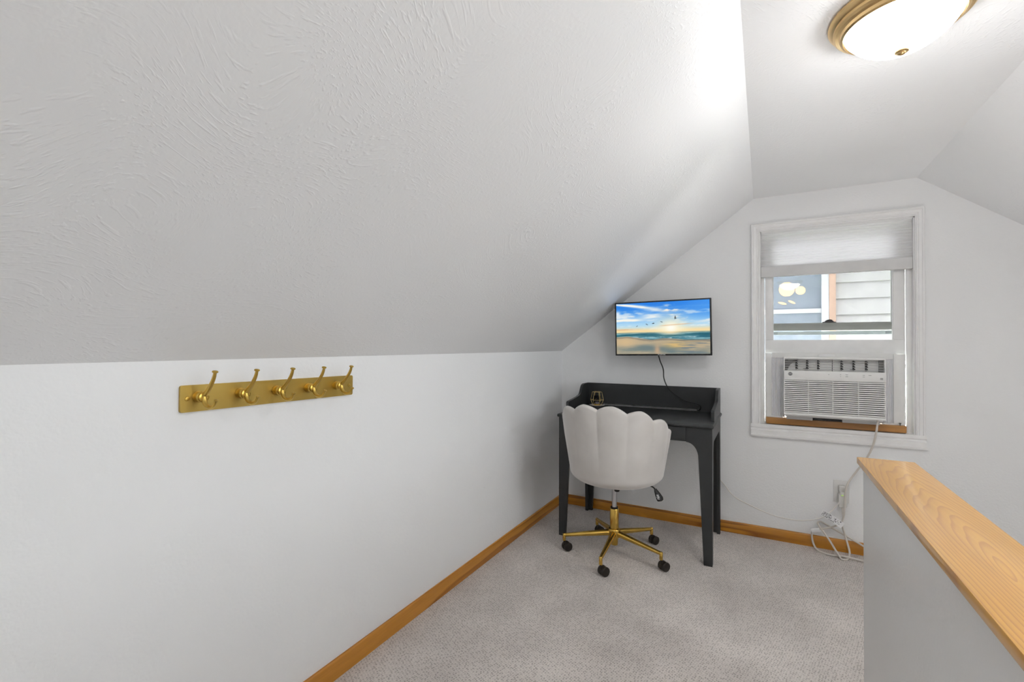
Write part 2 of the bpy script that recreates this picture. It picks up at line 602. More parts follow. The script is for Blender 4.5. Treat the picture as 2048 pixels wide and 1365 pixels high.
def shade_mat():
    m = bpy.data.materials.new('cellular_shade_fabric')
    m.use_nodes = True
    nt = m.node_tree
    nt.nodes.clear()
    o = nt.nodes.new('ShaderNodeOutputMaterial')
    d = N(nt, 'ShaderNodeBsdfDiffuse')
    t = N(nt, 'ShaderNodeBsdfTranslucent')
    v = coords(nt, (1, 1, 30))
    nz = N(nt, 'ShaderNodeTexNoise', i_Scale=6.0, i_Detail=3.0)
    nt.links.new(v, nz.inputs['Vector'])
    c = ramp(nt, nz.outputs[0], [(0.3, (0.88, 0.875, 0.875)), (0.7, (0.93, 0.93, 0.93))])
    nt.links.new(c, d.inputs[0])
    nt.links.new(c, t.inputs[0])
    mx = nt.nodes.new('ShaderNodeMixShader')
    mx.inputs[0].default_value = 0.70
    nt.links.new(d.outputs[0], mx.inputs[1])
    nt.links.new(t.outputs[0], mx.inputs[2])
    nt.links.new(mx.outputs[0], o.inputs[0])
    return m


M['shade'] = shade_mat()
M['shaderail'] = simple('shade_rail_fabric', (0.70, 0.70, 0.70), 0.7)

# ------------------------------------------------------------------ room shell
XL, XR = -1.414, 2.135          # knee walls
YF, YN = 3.450, -2.05           # far gable wall, near gable wall
ZK, ZC = 1.205, 2.222           # knee height, flat ceiling
CX0, CX1 = -0.055, 0.779        # flat ceiling strip
T = 0.12
DO0, DO1 = -0.40, 2.05          # added fill-light dormer on the right


def structure(o):
    o['kind'] = 'structure'
    return o


# floor slab
SX0, SX1, SY0, SY1, SZ = 0.392, 1.38, -1.15, 1.80, -2.6       # stair opening behind the half wall
fl = MB()
fl.box((XL - T, YN - T, -0.10), (SX0, YF + T, 0.0))
fl.box((SX1, YN - T, -0.10), (XR + T, YF + T, 0.0))
fl.box((SX0, YN - T, -0.10), (SX1, SY0, 0.0))
fl.box((SX0, SY1, -0.10), (SX1, YF + T, 0.0))
structure(fl.build('floor', M['carpet'], smooth=False))
structure(MB().box((SX0, SY0, SZ - 0.1), (SX1, YF + T, SZ)).build('floor', M['carpet'], smooth=False))
for a_, b_ in (((SX0 - 0.05, SY0, SZ), (SX0, SY1, -0.1)), ((SX1, SY0, SZ), (SX1 + 0.05, SY1, -0.1)), ((SX0, SY1, SZ), (SX1, SY1 + 0.05, -0.1)), ((SX0, SY0 - 0.05, SZ), (SX1, SY0, -0.1))):
    structure(MB().box(a_, b_).build('wall_stair', M['wall'], smooth=False))
stairs = empty('staircase', (0.886, SY0, SZ))
stairs['kind'] = 'structure'
for i in range(13):
    y_ = SY0 + 0.205 * i
    z_ = -0.186 * (i + 1)
    MB().box((SX0 + 0.005, y_, z_ - 0.04), (SX1 - 0.005, y_ + 0.245, z_), 0.006).build('tread', M['carpet'], stairs, world=True)
    MB().box((SX0 + 0.005, y_ + 0.22, z_ - 0.186), (SX1 - 0.005, y_ + 0.235, z_ - 0.04)).build('riser', M['carpet'], stairs, world=True)
structure(MB().box((XL - T, YN - T, -0.05), (XL, YF + T, ZK)).build('wall_left', M['wall'], smooth=False))
structure(MB().box((XR, YN - T, -0.05), (XR + T, YF + T, ZK - 0.19)).box((XR, YN - T, ZK - 0.19), (XR + T, -0.20, ZK)).box((XR, 1.90, ZK - 0.19), (XR + T, YF + T, ZK)).build('wall_right', M['wall'], smooth=False))


def slope(name, x0, z0, x1, z1, ya=None, yb=None):
    n = Vector((-(z1 - z0), 0, x1 - x0)).normalized()
    if n.z < 0: n = -n
    n *= 0.12
    pts = [(x0, z0), (x1, z1), (x1 + n.x, z1 + n.z), (x0 + n.x, z0 + n.z)]
    return structure(MB().prism(pts, lambda a, b, d: (a, d, b), YN - T if ya is None else ya, YF + T if yb is None else yb).build(name, M['slope'], smooth=False))


slope('wall_slope_left', XL, ZK, CX0, ZC)
slope('wall_slope_right', XR, ZK, CX1, ZC, DO1, None)
slope('wall_slope_right', XR, ZK, CX1, ZC, None, DO0)
# made-up dormer added for fill daylight, outside the frame on the right: flat top, two cheeks and a front wall with a wide window
structure(MB().box((CX1, DO0, ZC), (XR + T, DO1, ZC + T)).build('ceiling', M['ceiling'], smooth=False))
for y_ in (DO0 - 0.05, DO1 - 0.006):
    structure(MB().prism([(XR - 0.002, ZK + 0.004), (XR - 0.002, ZC - 0.002), (CX1 + 0.006, ZC - 0.002)], lambda a, b, d: (a, d, b), y_, y_ + 0.056).build('wall_fill_dormer', M['wall'], smooth=False))
structure(MB().box((XR, DO0, ZK - 0.19), (XR + T, -0.20, ZC)).box((XR, 1.90, ZK - 0.19), (XR + T, DO1, ZC)).box((XR, -0.20, 2.08), (XR + T, 1.90, ZC)).build('wall_fill_dormer', M['wall'], smooth=False))
w3 = empty('window_fill', (XR, 0.85, ZK - 0.19)); w3['kind'] = 'structure'  # unseen window added to bring more daylight onto the left side
for a_, b_ in (((XR + 0.03, -0.20, 1.015), (XR + 0.08, 1.90, 1.06)), ((XR + 0.03, -0.20, 2.035), (XR + 0.08, 1.90, 2.08)), ((XR + 0.03, -0.20, 1.06), (XR + 0.08, -0.155, 2.035)), ((XR + 0.03, 1.855, 1.06), (XR + 0.08, 1.90, 2.035)), ((XR + 0.03, 0.82, 1.06), (XR + 0.08, 0.88, 2.035))):
    MB().box(a_, b_, 0.003).build('sash', M['trim_white'], w3, world=True)
for a_, b_ in (((XR + 0.054, -0.155, 1.06), (XR + 0.058, 0.82, 2.035)), ((XR + 0.054, 0.88, 1.06), (XR + 0.058, 1.855, 2.035))):
    MB().box(a_, b_).build('pane', M['clearglass'], w3, world=True)
structure(MB().box((CX0 - 0.0, YN - T, ZC), (CX1 + 0.0, YF + T, ZC + T)).build('ceiling', M['ceiling'], smooth=False))


def gable(name, y0, y1, ox0, ox1, oz0, oz1):
    """gable wall with a rectangular window opening, built as four solid pieces in one mesh"""
    mb = MB()
    f = lambda a, b, d: (a, d, b)
    def top(x):
        if x < CX0: return ZK + (x - XL) * (ZC - ZK) / (CX0 - XL)
        if x > CX1: return ZK + (XR - x) * (ZC - ZK) / (XR - CX1)
        return ZC
    lp = [(XL, -0.05), (ox0, -0.05), (ox0, top(ox0))] + ([(CX0, ZC)] if ox0 > CX0 else []) + [(XL, ZK)]
    rp = [(ox1, -0.05), (XR, -0.05), (XR, ZK)] + ([(CX1, ZC)] if ox1 < CX1 else []) + [(ox1, top(ox1))]
    mb.prism(lp, f, y0, y1)
    mb.prism(rp, f, y0, y1)
    mb.prism([(ox0, -0.05), (ox1, -0.05), (ox1, oz0), (ox0, oz0)], f, y0, y1)
    mb.prism([(ox0, oz1), (ox1, oz1), (ox1, top(ox1)), (ox0, top(ox0))], f, y0, y1)
    return structure(mb.build(name, M['wall'], smooth=False))


OX0, OX1, OZ0, OZ1 = -0.020, 0.768, 0.742, 2.000
gable('wall_far', YF, YF + 0.14, OX0, OX1, OZ0, OZ1)
structure(MB().prism([(XL, -0.05), (XR, -0.05), (XR, ZK), (CX1, ZC), (CX0, ZC), (XL, ZK)], lambda a, b, d: (a, d, b), YN - 0.14, YN).build('wall_near', M['wall'], smooth=False))

# baseboards
def bb_profile(th, h):
    return [(0, 0), (th, 0), (th, h - 0.006), (th - 0.002, h - 0.002), (th - 0.005, h), (0, h)]
BH = 0.073
structure(MB().prism(bb_profile(0.011, BH), lambda a, b, d: (XL + a, d, b), YN, YF - 0.0).build('baseboard_left', M['base']))
structure(MB().prism(bb_profile(0.011, BH), lambda a, b, d: (d, YF - a, b), XL + 0.011, XR).build('baseboard_far', M['base_x']))
structure(MB().prism(bb_profile(0.011, BH), lambda a, b, d: (XR - a, d, b), YN, YF - 0.011).build('baseboard_right', M['base']))

# half wall beside the stairs with its wooden cap
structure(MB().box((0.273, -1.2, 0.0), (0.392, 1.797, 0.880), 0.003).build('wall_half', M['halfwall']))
structure(MB().box((0.259, -1.22, 0.880), (0.402, 1.812, 0.900), 0.0025).build('trim_1', M['cap']))['label'] = 'varnished pine cap board on top of the half wall'

# ------------------------------------------------------------------ far window
win = empty('window_1', (0.374, YF, 0.66)); win['kind'] = 'structure'
def W(mb, name, mat, parent=win, **k): return mb.build(name, mat, parent, world=True, **k)
YI = YF - 0.001
# moulded casing: profile (distance outward from the opening, protrusion)
CP = [(0.0, 0.0), (0.0, 0.010), (0.006, 0.013), (0.010, 0.010), (0.016, 0.010), (0.019, 0.014), (0.034, 0.016), (0.038, 0.020), (0.047, 0.020), (0.049, 0.017), (0.049, 0.0)]
def casing(side):
    mb = MB()
    n = len(CP)
    vs = []
    if side == 'L':
        for end in (0, 1):
            for w, d in CP: vs.append((OX0 - w, YI - d, OZ0 if end == 0 else OZ1 + w))
    elif side == 'R':
        for end in (0, 1):
            for w, d in CP: vs.append((OX1 + w * 0.85, YI - d, OZ0 if end == 0 else OZ1 + w))
    else:
        for end in (0, 1):
            for w, d in CP: vs.append((OX0 - w if end == 0 else OX1 + w * 0.85, YI - d, OZ1 + w))
    fs = [tuple(range(n)), tuple(range(n, 2 * n))] + [(i, (i + 1) % n, n + (i + 1) % n, n + i) for i in range(n)]
    mb.add(vs, fs)
    return W(mb, 'casing', M['trim_white'], angle=25)
for s_ in 'LRT': casing(s_)
# bottom apron with stepped mouldings
ap = [(0.742, 0.0), (0.742, 0.016), (0.722, 0.016), (0.716, 0.011), (0.708, 0.011), (0.703, 0.018), (0.676, 0.018), (0.672, 0.023), (0.662, 0.021), (0.662, 0.0)]
W(MB().prism([(z, d) for z, d in ap], lambda a, b, d: (d, YI - b, a), OX0 - 0.052, OX1 + 0.046), 'apron', M['trim_white'], angle=25)
# jamb lining and inner stops
D = YF + 0.14
for a, b in (((OX0, YF, OZ0), (OX0 + 0.006, D, OZ1)), ((OX1 - 0.006, YF, OZ0), (OX1, D, OZ1)), ((OX0, YF, OZ1 - 0.006), (OX1, D, OZ1)), ((OX0, YF + 0.03, OZ0 - 0.01), (OX1, D, OZ0 + 0.004))):
    W(MB().box(a, b), 'jamb', M['trim_white'])
for a, b in (((OX0 + 0.006, YF + 0.036, OZ0), (0.009, YF + 0.05, OZ1)), ((0.736, YF + 0.036, OZ0), (OX1 - 0.006, YF + 0.05, OZ1))):
    W(MB().box(a, b, 0.002), 'stop', M['trim_white'])
for x in (0.011, 0.728):
    W(MB().box((x, YF + 0.05, OZ0), (x + 0.006, YF + 0.10, OZ1)), 'sash_track', M['trim_white'])
# raised lower sash
sash = W(MB().box((0.012, YF + 0.052, 1.203), (0.732, YF + 0.078, 1.289), 0.003), 'lower_sash', M['trim_white'])
def S(mb, name, mat, parent): return mb.build(name, mat, parent, world=True)
S(MB().box((0.012, YF + 0.052, 1.289), (0.056, YF + 0.078, 1.93), 0.003), 'sash_stile', M['trim_white'], sash)
S(MB().box((0.680, YF + 0.052, 1.289), (0.732, YF + 0.078, 1.93), 0.003), 'sash_stile', M['trim_white'], sash)
S(MB().box((0.012, YF + 0.052, 1.93), (0.732, YF + 0.078, 1.97), 0.003), 'sash_rail', M['trim_white'], sash)
for a, b in (((0.056, YF + 0.056, 1.289), (0.060, YF + 0.074, 1.93)), ((0.676, YF + 0.056, 1.289), (0.680, YF + 0.074, 1.93))):
    S(MB().box(a, b), 'glazing_bead', M['trim_white'], sash)
S(MB().box((0.056, YF + 0.064, 1.289), (0.680, YF + 0.067, 1.93)), 'pane', M['glass'], sash)
# upper sash behind it: meeting rail, stiles, lock
us = W(MB().box((0.02, YF + 0.085, 1.350), (0.70, YF + 0.112, 1.394), 0.002).box((0.02, YF + 0.083, 1.384), (0.70, YF + 0.112, 1.398), 0.002), 'upper_sash_rail', M['greenrail'])
S(MB().box((0.678, YF + 0.085, 1.394), (0.700, YF + 0.112, 1.98), 0.002), 'sash_stile', M['greenrail'], us)
S(MB().box((0.02, YF + 0.085, 1.394), (0.046, YF + 0.112, 1.98), 0.002), 'sash_stile', M['greenrail'], us)
S(MB().box((0.046, YF + 0.098, 1.394), (0.678, YF + 0.101, 1.98)), 'pane', M['glass'], us)
lk = MB()
lk.box((0.332, YF + 0.084, 1.398), (0.404, YF + 0.106, 1.404), 0.002)
lk.box((0.345, YF + 0.087, 1.403), (0.391, YF + 0.103, 1.411), 0.003)
lk.tube(spline([(0.352, YF + 0.095, 1.410), (0.368, YF + 0.093, 1.415), (0.384, YF + 0.093, 1.413)], 4), 0.004, 6)
S(lk, 'sash_lock', M['bronze'], us)
# storm window strip
st = W(MB().box((0.02, YF + 0.118, 1.322), (0.73, YF + 0.132, 1.345), 0.002), 'storm_rail', M['bluestrip'])
for x0, x1 in ((0.055, 0.085), (0.655, 0.73)):
    S(MB().box((x0, YF + 0.115, 1.325), (x1, YF + 0.119, 1.342)), 'storm_corner', M['stormgrey'], st)

# ------------------------------------------------------------------ cellular shade
sh = empty('cellular_shade', (0.376, YF + 0.018, 1.70), label='white pleated cellular shade drawn halfway down the window', cat='window shade')
mb = MB()
z0, z1 = 1.768, 1.985
n = 14
front = []
for i in range(n * 2 + 1):
    z = z0 + (z1 - z0) * i / (n * 2)
    front.append((z, 0.004 if i % 2 else 0.0065))
poly = [(z, -d) for z, d in front] + [(z, d) for z, d in reversed(front)]
xa, xb = OX0 + 0.009, OX1 - 0.009
vs, fs = [], []
for (z, d) in front: vs += [(xa, YF + 0.018 - d * 1.4, z), (xb, YF + 0.018 - d * 1.4, z)]
for i in range(len(front) - 1): fs.append((2 * i, 2 * i + 1, 2 * i + 3, 2 * i + 2))
mb.add(vs, fs)
mb.build('pleated_fabric', M['shade'], sh, world=True, angle=20)
MB().box((xa - 0.002, YF + 0.003, 1.700), (xb + 0.002, YF + 0.033, 1.768), 0.004).build('bottom_rail', M['shaderail'], sh, world=True)
MB().box((xa, YF + 0.002, 1.985), (xb, YF + 0.034, 1.994), 0.002).build('head_rail', M['trim_white'], sh, world=True)

# ------------------------------------------------------------------ sill board and air conditioner
sb = MB().box((0.016, YF - 0.004, 0.746), (0.728, YF + 0.09, 0.787), 0.004).build('sill_board', M['board'])
sb.location = (0, 0, 0)
tag(sb, 'varnished wooden sill board under the air conditioner', 'sill board')

AX0, AX1, AZ0, AZ1 = 0.112, 0.617, 0.822, 1.182
AY = 3.350
ac = empty('air_conditioner', (0.365, AY, AZ0), label='white window air conditioner with slatted front grille in the lower sash', cat='air conditioner')
def A(mb, name, mat, parent=ac, **k): return mb.build(name, mat, parent, world=True, **k)
b = MB()
b.box((AX0 + 0.008, AY + 0.045, 0.808), (AX1 - 0.008, 3.80, AZ1 - 0.006), 0.004)
A(b, 'body', M['acwhite'])
fp = MB()
fp.box((AX0, AY + 0.004, AZ1 - 0.013), (AX1, AY + 0.05, AZ1), 0.004)              # top lip
fp.box((AX0, AY, 1.040), (AX1, AY + 0.05, 1.098), 0.003)                          # control strip
fp.box((AX0, AY, AZ0), (AX1, AY + 0.05, 0.838), 0.004)                            # bottom strip
fp.box((AX0, AY + 0.004, AZ0 + 0.003), (AX0 + 0.006, AY + 0.05, AZ1 - 0.003), 0.002)
fp.box((AX1 - 0.006, AY + 0.004, AZ0 + 0.003), (AX1, AY + 0.05, AZ1 - 0.003), 0.002)
A(fp, 'front_panel', M['acwhite'])
# intake grille: one object per slat
gb = A(MB().box((AX0 + 0.006, AY + 0.030, 0.838), (AX1 - 0.006, AY + 0.034, 1.040)), 'grille_back', M['acdark'])
ns = 17
pitch_ = (1.040 - 0.838) / ns
slat0 = None
for i in range(ns):
    z = 0.838 + pitch_ * (i + 0.5)
    if slat0 is None:
        w = (AX1 - AX0) / 2 - 0.001
        m_ = MB()
        pr = [(-0.0, -0.0034), (0.0, 0.0034), (0.003, 0.0040), (0.018, 0.0010), (0.018, -0.0020), (0.003, -0.0040)]
        m_.prism(pr, lambda a, b, d: (d, a, b), -w, w)
        slat0 = m_.build('slat', M['acwhite'], ac, angle=50)
        slat0.location = (0.0, 0.002, z - AZ0)
    else:
        copy_part(slat0, ac, (0.0, 0.002, z - AZ0))
for x in (0.242, 0.3655, 0.490):
    A(MB().box((x - 0.0015, AY + 0.001, 0.836), (x + 0.0015, AY + 0.02, 1.042)), 'grille_divider', M['acwhite'])
# outlet vent: recess, duct, bars, vanes
ve = MB()
ve.box((AX0 + 0.006, AY + 0.046, 1.098), (AX1 - 0.006, AY + 0.05, 1.170))
A(ve, 'vent_recess', M['acgrey'])
A(MB().prism([(0.118, 1.169), (0.118, 1.099), (0.133, 1.099), (0.140, 1.12), (0.152, 1.138), (0.170, 1.155), (0.196, 1.169)], lambda a, b, d: (a, AY + d, b), 0.036, 0.045), 'duct_cheek', M['acdark'])
A(MB().box((0.590, AY + 0.030, 1.099), (0.611, AY + 0.045, 1.169)), 'duct_cheek', M['acdark'])
for z in (1.108, 1.123, 1.138, 1.153, 1.165):
    A(MB().tube([(AX0 + 0.006, AY + 0.012, z), (AX1 - 0.006, AY + 0.012, z)], 0.0014, 6), 'vent_bar', M['acgrey'])
A(MB().box((0.362, AY + 0.012, 1.098), (0.365, AY + 0.016, 1.170)), 'vent_bar', M['acvane'])
for x in (0.182, 0.238, 0.295, 0.412, 0.470, 0.530):
    vn = MB()
    vn.box((x - 0.0055, AY + 0.018, 1.104), (x + 0.0025, AY + 0.034, 1.163), 0.002)
    for z in (1.112, 1.126, 1.141, 1.155):
        vn.box((x - 0.0065, AY + 0.014, z - 0.004), (x + 0.0065, AY + 0.028, z + 0.004), 0.002)
    A(vn, 'vent_vane', M['acvane'])
for x in (0.215, 0.452):
    A(MB().box((x, AY + 0.02, 1.1085), (x + 0.02, AY + 0.024, 1.1115)), 'vane_lever', M['acvane'])
# round emblem with script letters
RX = Matrix.Rotation(rad(90), 4, 'X')
em = A(MB().lathe([(0, 0), (0.0112, 0), (0.0112, 0.0008), (0, 0.0008)], 28, Matrix.Translation((0.147, AY, 1.0775)) @ RX), 'emblem', M['inkdark'])
S(MB().tube([(0.147 + 0.0095 * math.cos(a), AY - 0.001, 1.0775 + 0.0095 * math.sin(a)) for a in [2 * math.pi * i / 24 for i in range(24)]], 0.0005, 5, closed=True), 'emblem_ring', M['whiteink'], em)
text('GE', 0.0115, M['whiteink'], 'emblem_letters', ac, Matrix.Translation((0.147 - 0.365, -0.0012, 1.0775 - AZ0)) @ RX @ Matrix.Shear('XY', 4, (0.25, 0)))
for x, z, w in ((0.345, 1.079, 0.006), (0.403, 1.080, 0.006), (0.403, 1.069, 0.004), (0.433, 1.080, 0.012), (0.433, 1.069, 0.013), (0.514, 1.080, 0.010), (0.514, 1.070, 0.010), (0.543, 1.080, 0.013), (0.596, 1.064, 0.012)):
    A(MB().box((x - w / 2, AY - 0.0004, z - 0.0013), (x + w / 2, AY + 0.002, z + 0.0013)), 'control_print', M['ink'])
A(MB().box((0.590, AY - 0.0004, 1.056), (0.603, AY + 0.002, 1.0665)), 'control_print', M['acgrey'])
# top rail, tab, accordion side panels with frames
A(MB().box((0.050, YF + 0.022, 1.172), (0.690, YF + 0.051, 1.206), 0.002), 'top_rail', M['acwhite'])
A(MB().prism([(0.30, 1.184), (0.385, 1.184), (0.385, 1.196), (0.372, 1.201), (0.318, 1.201), (0.30, 1.195)], lambda a, b, d: (a, d, b), YF - 0.02, YF + 0.0), 'top_tab', M['accordion'])
def accordion(x0, x1, n):
    pts = []
    for i in range(2 * n + 1):
        pts.append((x0 + (x1 - x0) * i / (2 * n), YF + 0.022 + (0.007 if i % 2 else 0.0)))
    poly = pts + [(x1, YF + 0.034), (x0, YF + 0.034)]
    A(MB().prism(poly, lambda a, b, d: (a, b, d), 0.792, 1.194), 'accordion_panel', M['accordion'], smooth=False)
accordion(0.048, 0.122, 8)
accordion(0.606, 0.672, 8)
for x0, x1 in ((0.011, 0.048), (0.672, 0.729)):
    A(MB().box((x0, YF + 0.020, 0.790), (x1, YF + 0.032, 1.203), 0.002).box((x0, YF + 0.010, 0.790), (x0 + 0.008 if x0 < 0.3 else x1 - 0.0, YF + 0.022, 1.203) if x0 < 0.3 else (x1 - 0.008, YF + 0.022, 1.203), 0.002), 'side_frame', M['acwhite'])
A(MB().box((0.018, YF + 0.012, 0.789), (0.108, YF + 0.024, 0.797)), 'side_rail', M['acwhite'])
A(MB().box((0.62, YF + 0.012, 0.789), (0.722, YF + 0.024, 0.797)), 'side_rail', M['acwhite'])
A(MB().box((0.268, AY + 0.09, 0.788), (0.42, AY + 0.20, 0.809)), 'gap_shade', M['acvane'])  # solid black block standing in for the shade in the gap below
A(MB().box((0.13, AY + 0.07, 0.7875), (0.268, AY + 0.2, 0.810)), 'base_pan', M['acgrey'])
A(MB().box((0.42, AY + 0.07, 0.7875), (0.60, AY + 0.2, 0.810)), 'base_pan', M['acgrey'])
A(MB().lathe([(0.002, 0), (0.002, 0.012), (0.006, 0.013), (0.006, 0.016), (0, 0.017)], 12, Matrix.Translation((0.700, YF + 0.006, 0.786))), 'screw', M['bronze'])

# ------------------------------------------------------------------ television
tv = empty('television', (-0.617, 3.30, 1.371), label='black flat television on the wall showing a beach sunrise', cat='television')
tv.rotation_euler = (0, rad(-0.85), 0)
TW, TH = 0.640, 0.379
bz = MB()
def frame(mb, w, h, y0, y1, e, eb):
    mb.box((-w / 2, y0, -h / 2), (-w / 2 + e, y1, h / 2), 0.0015)
    mb.box((w / 2 - e, y0, -h / 2), (w / 2, y1, h / 2), 0.0015)
    mb.box((-w / 2 + e, y0, h / 2 - e), (w / 2 - e, y1, h / 2), 0.0015)
    mb.box((-w / 2 + e, y0, -h / 2), (w / 2 - e, y1, -h / 2 + eb), 0.0015)
frame(bz, TW, TH, -0.010, 0.022, 0.0095, 0.0115)
bz.build('bezel', M['bezel'], tv)
MB().box((-TW / 2 + 0.006, 0.0, -TH / 2 + 0.004), (TW / 2 - 0.006, 0.030, TH / 2 - 0.004), 0.004).box((-0.2, 0.028, -0.15), (0.2, 0.055, 0.10), 0.008).build('back_housing', M['bezel'], tv)
wm = MB()
wm.box((-0.05, 0.05, -0.05), (0.05, 0.058, 0.05), 0.002).box((-0.02, 0.055, -0.012), (0.02, 0.145, 0.012), 0.002).box((-0.04, 0.142, -0.08), (0.04, 0.150, 0.08), 0.002)
wm.build('wall_mount', M['black'], tv)
text('SCEPTRE', 0.0115, M['whiteink'], 'logo', tv, Matrix.Translation((0.002, -0.0112, -TH / 2 + 0.0062)) @ Matrix.Rotation(rad(90), 4, 'X') @ Matrix.Diagonal((1.15, 1, 1, 1)))


def screen():
    NX, NY = 280, 160
    sw, shh = TW - 0.019, TH - 0.021
    xs, ys = np.linspace(0, 1, NX), np.linspace(0, 1, NY)
    X, Yv = np.meshgrid(xs, ys)           # Yv: 0 bottom .. 1 top
    def fbm(sx, sy, ox=0.0, oy=0.0, oc=4, warp=0.0):
        out = np.zeros_like(X)
        for j in range(NY):
            for i in range(NX):
                x, y = X[j, i], Yv[j, i]
                w = warp * mnoise.noise(Vector((x * 3 + ox, y * 3 + oy, 5.0))) if warp else 0.0
                out[j, i] = mnoise.fractal(Vector((x * sx + ox + w, y * sy + oy + w, 0.3)), 0.9, 2.1, oc)
        return out
    def lerp(a, b, t): return a[None, None] * (1 - t[..., None]) + b[None, None] * t[..., None]
    def mixc(img, c, t):
        t = np.clip(t, 0, 1)[..., None]
        return img * (1 - t) + np.array(c)[None, None] * t
    ss = lambda a, b, v: (lambda t: t * t * (3 - 2 * t))(np.clip((v - a) / (b - a), 0, 1))
    hz = 0.425
    s = np.clip((Yv - hz) / (1 - hz), 0, 1)
    img = lerp(np.array((0.72, 0.88, 0.97)), np.array((0.15, 0.50, 0.90)), ss(0.08, 0.95, s))
    img = mixc(img, (0.30, 0.62, 0.95), ss(0.55, 1.0, X) * 0.6 * ss(0.2, 0.8, s))
    # warm horizon band
    img = mixc(img, (1.0, 0.86, 0.60), np.exp(-((s - 0.03) / 0.12) ** 2) * 0.9)
    img = mixc(img, (0.88, 0.66, 0.45), np.exp(-((s - 0.10 - 0.05 * (X - 0.2)) / 0.018) ** 2) * ss(0.32, 0.1, X) * 0.8)
    # streaked clouds on the left, sweeping down to the right
    Xr = X
    d = Yv + 0.28 * X
    c1 = fbm(3.0, 9.0, 2.2, 1.0, 5, 0.5)
    band = np.exp(-((d - 0.985 - 0.012 * np.sin(7 * X)) / (0.018 + 0.05 * X)) ** 2) * ss(0.60, 0.40, X)
    img = mixc(img, (0.99, 0.98, 0.95), band * (0.95 + 0.7 * c1))
    blob = np.exp(-(((X - 0.41) / 0.12) ** 2 + ((Yv - 0.74) / 0.09) ** 2))
    img = mixc(img, (1.0, 0.99, 0.96), blob * (0.7 + 1.0 * c1))
    low = np.exp(-((Yv - 0.66 + 0.02 * X) / 0.06) ** 2) * ss(0.42, 0.1, X)
    img = mixc(img, (0.98, 0.97, 0.93), low * (0.75 + 1.1 * fbm(3, 16, 7, 3, 4)))
    img = mixc(img, (0.97, 0.97, 0.97), np.exp(-(((X - 0.015) / 0.03) ** 2 + ((Yv - 0.80) / 0.05) ** 2)) * 0.9)
    c2 = fbm(9, 14, 4.4, 9.1, 5, 0.4)
    puff = np.exp(-(((X - 0.60) / 0.10) ** 2 + ((Yv - 0.87) / 0.06) ** 2))
    img = mixc(img, (1.0, 0.95, 0.90), np.clip(puff * 2.2 * (c2 + 0.12), 0, 1))
    wisps = ss(0.02, 0.5, fbm(3.5, 12, 1.3, 5.2, 5, 0.4)) * ss(0.9, 0.5, s) * ss(0.02, 0.2, s)
    img = mixc(img, (0.96, 0.96, 0.95), wisps * 0.8)
    img = mixc(img, (1.0, 0.96, 0.90), np.exp(-((Yv - 0.55 - 0.16 * (X - 0.6)) / 0.025) ** 2) * ss(0.75, 0.98, X) * 0.6)
    # sun glow
    sun = np.sqrt(((X - 0.605) * 1.35) ** 2 + (Yv - 0.50) ** 2)
    img = mixc(img, (1.0, 0.95, 0.80), np.exp(-(sun / 0.20) ** 2) * 0.95)
    img = mixc(img, (1.0, 1.0, 0.96), np.exp(-(sun / 0.075) ** 2))
    img = mixc(img, (0.86, 0.64, 0.44), np.exp(-((Yv - 0.555 - 0.09 * (X - 0.66)) / 0.010) ** 2) * ss(0.45, 0.55, X) * ss(0.88, 0.75, X) * 0.55)
    # sea
    n3 = fbm(5, 40, 3.1, 2.2, 5)
    sea = lerp(np.array((0.16, 0.40, 0.48)), np.array((0.60, 0.78, 0.80)), np.clip(0.45 + 0.9 * n3 + 1.2 * (Yv - 0.36), 0, 1))
    sea = mixc(sea, (0.10, 0.34, 0.40), np.exp(-((Yv - 0.355 - 0.01 * np.sin(9 * X)) / 0.022) ** 2) * 0.75)
    sea = mixc(sea, (0.80, 0.88, 0.90), ss(0.1, 0.5, fbm(7, 34, 8.1, 6.0, 5)) * ss(0.36, 0.31, Yv) * 0.8)
    sea = mixc(sea, (1.0, 0.90, 0.72), np.exp(-(((X - 0.60) / 0.11) ** 2 + ((Yv - 0.43) / 0.06) ** 2)))
    sea = mixc(sea, (0.93, 0.83, 0.62), ss(0.385, 0.42, Yv) * 0.55)
    m = ss(hz + 0.004, hz - 0.004, Yv)
    img = img * (1 - m[..., None]) + sea * m[..., None]
    # wet sand
    shore = 0.335 - 0.085 * X + 0.012 * np.sin(14 * X) + 0.02 * fbm(4, 4, 1, 1, 3)
    n4 = fbm(2.5, 7, 6.6, 1.2, 5, 0.3)
    sand = lerp(np.array((0.72, 0.66, 0.55)), np.array((0.44, 0.50, 0.50)), np.clip(0.35 + 0.9 * n4 + 0.45 * (0.12 - Yv) / 0.12 * 0.6, 0, 1))
    sand = mixc(sand, (0.85, 0.73, 0.55), np.exp(-(((X - 0.10) / 0.13) ** 2 + ((Yv - 0.24) / 0.09) ** 2)) * 0.8)
    sand = mixc(sand, (0.93, 0.76, 0.44), np.exp(-(((X - 0.66) / 0.12) ** 2 + ((Yv - 0.17) / 0.06) ** 2)) * 0.75)
    sand = mixc(sand, (0.80, 0.66, 0.52), np.exp(-(((X - 0.455) / 0.03) ** 2 + ((Yv - 0.08) / 0.10) ** 2)) * 0.8)
    sand = mixc(sand, (0.40, 0.47, 0.52), ss(0.05, 0.45, fbm(4, 40, 2, 8, 4)) * ss(0.45, 0.8, X) * 0.7)
    sand = mixc(sand, (0.42, 0.40, 0.38), np.exp(-((Yv - shore + 0.02) / 0.012) ** 2) * 0.55)
    m = ss(0.008, -0.008, Yv - shore)
    img = img * (1 - m[..., None]) + sand * m[..., None]
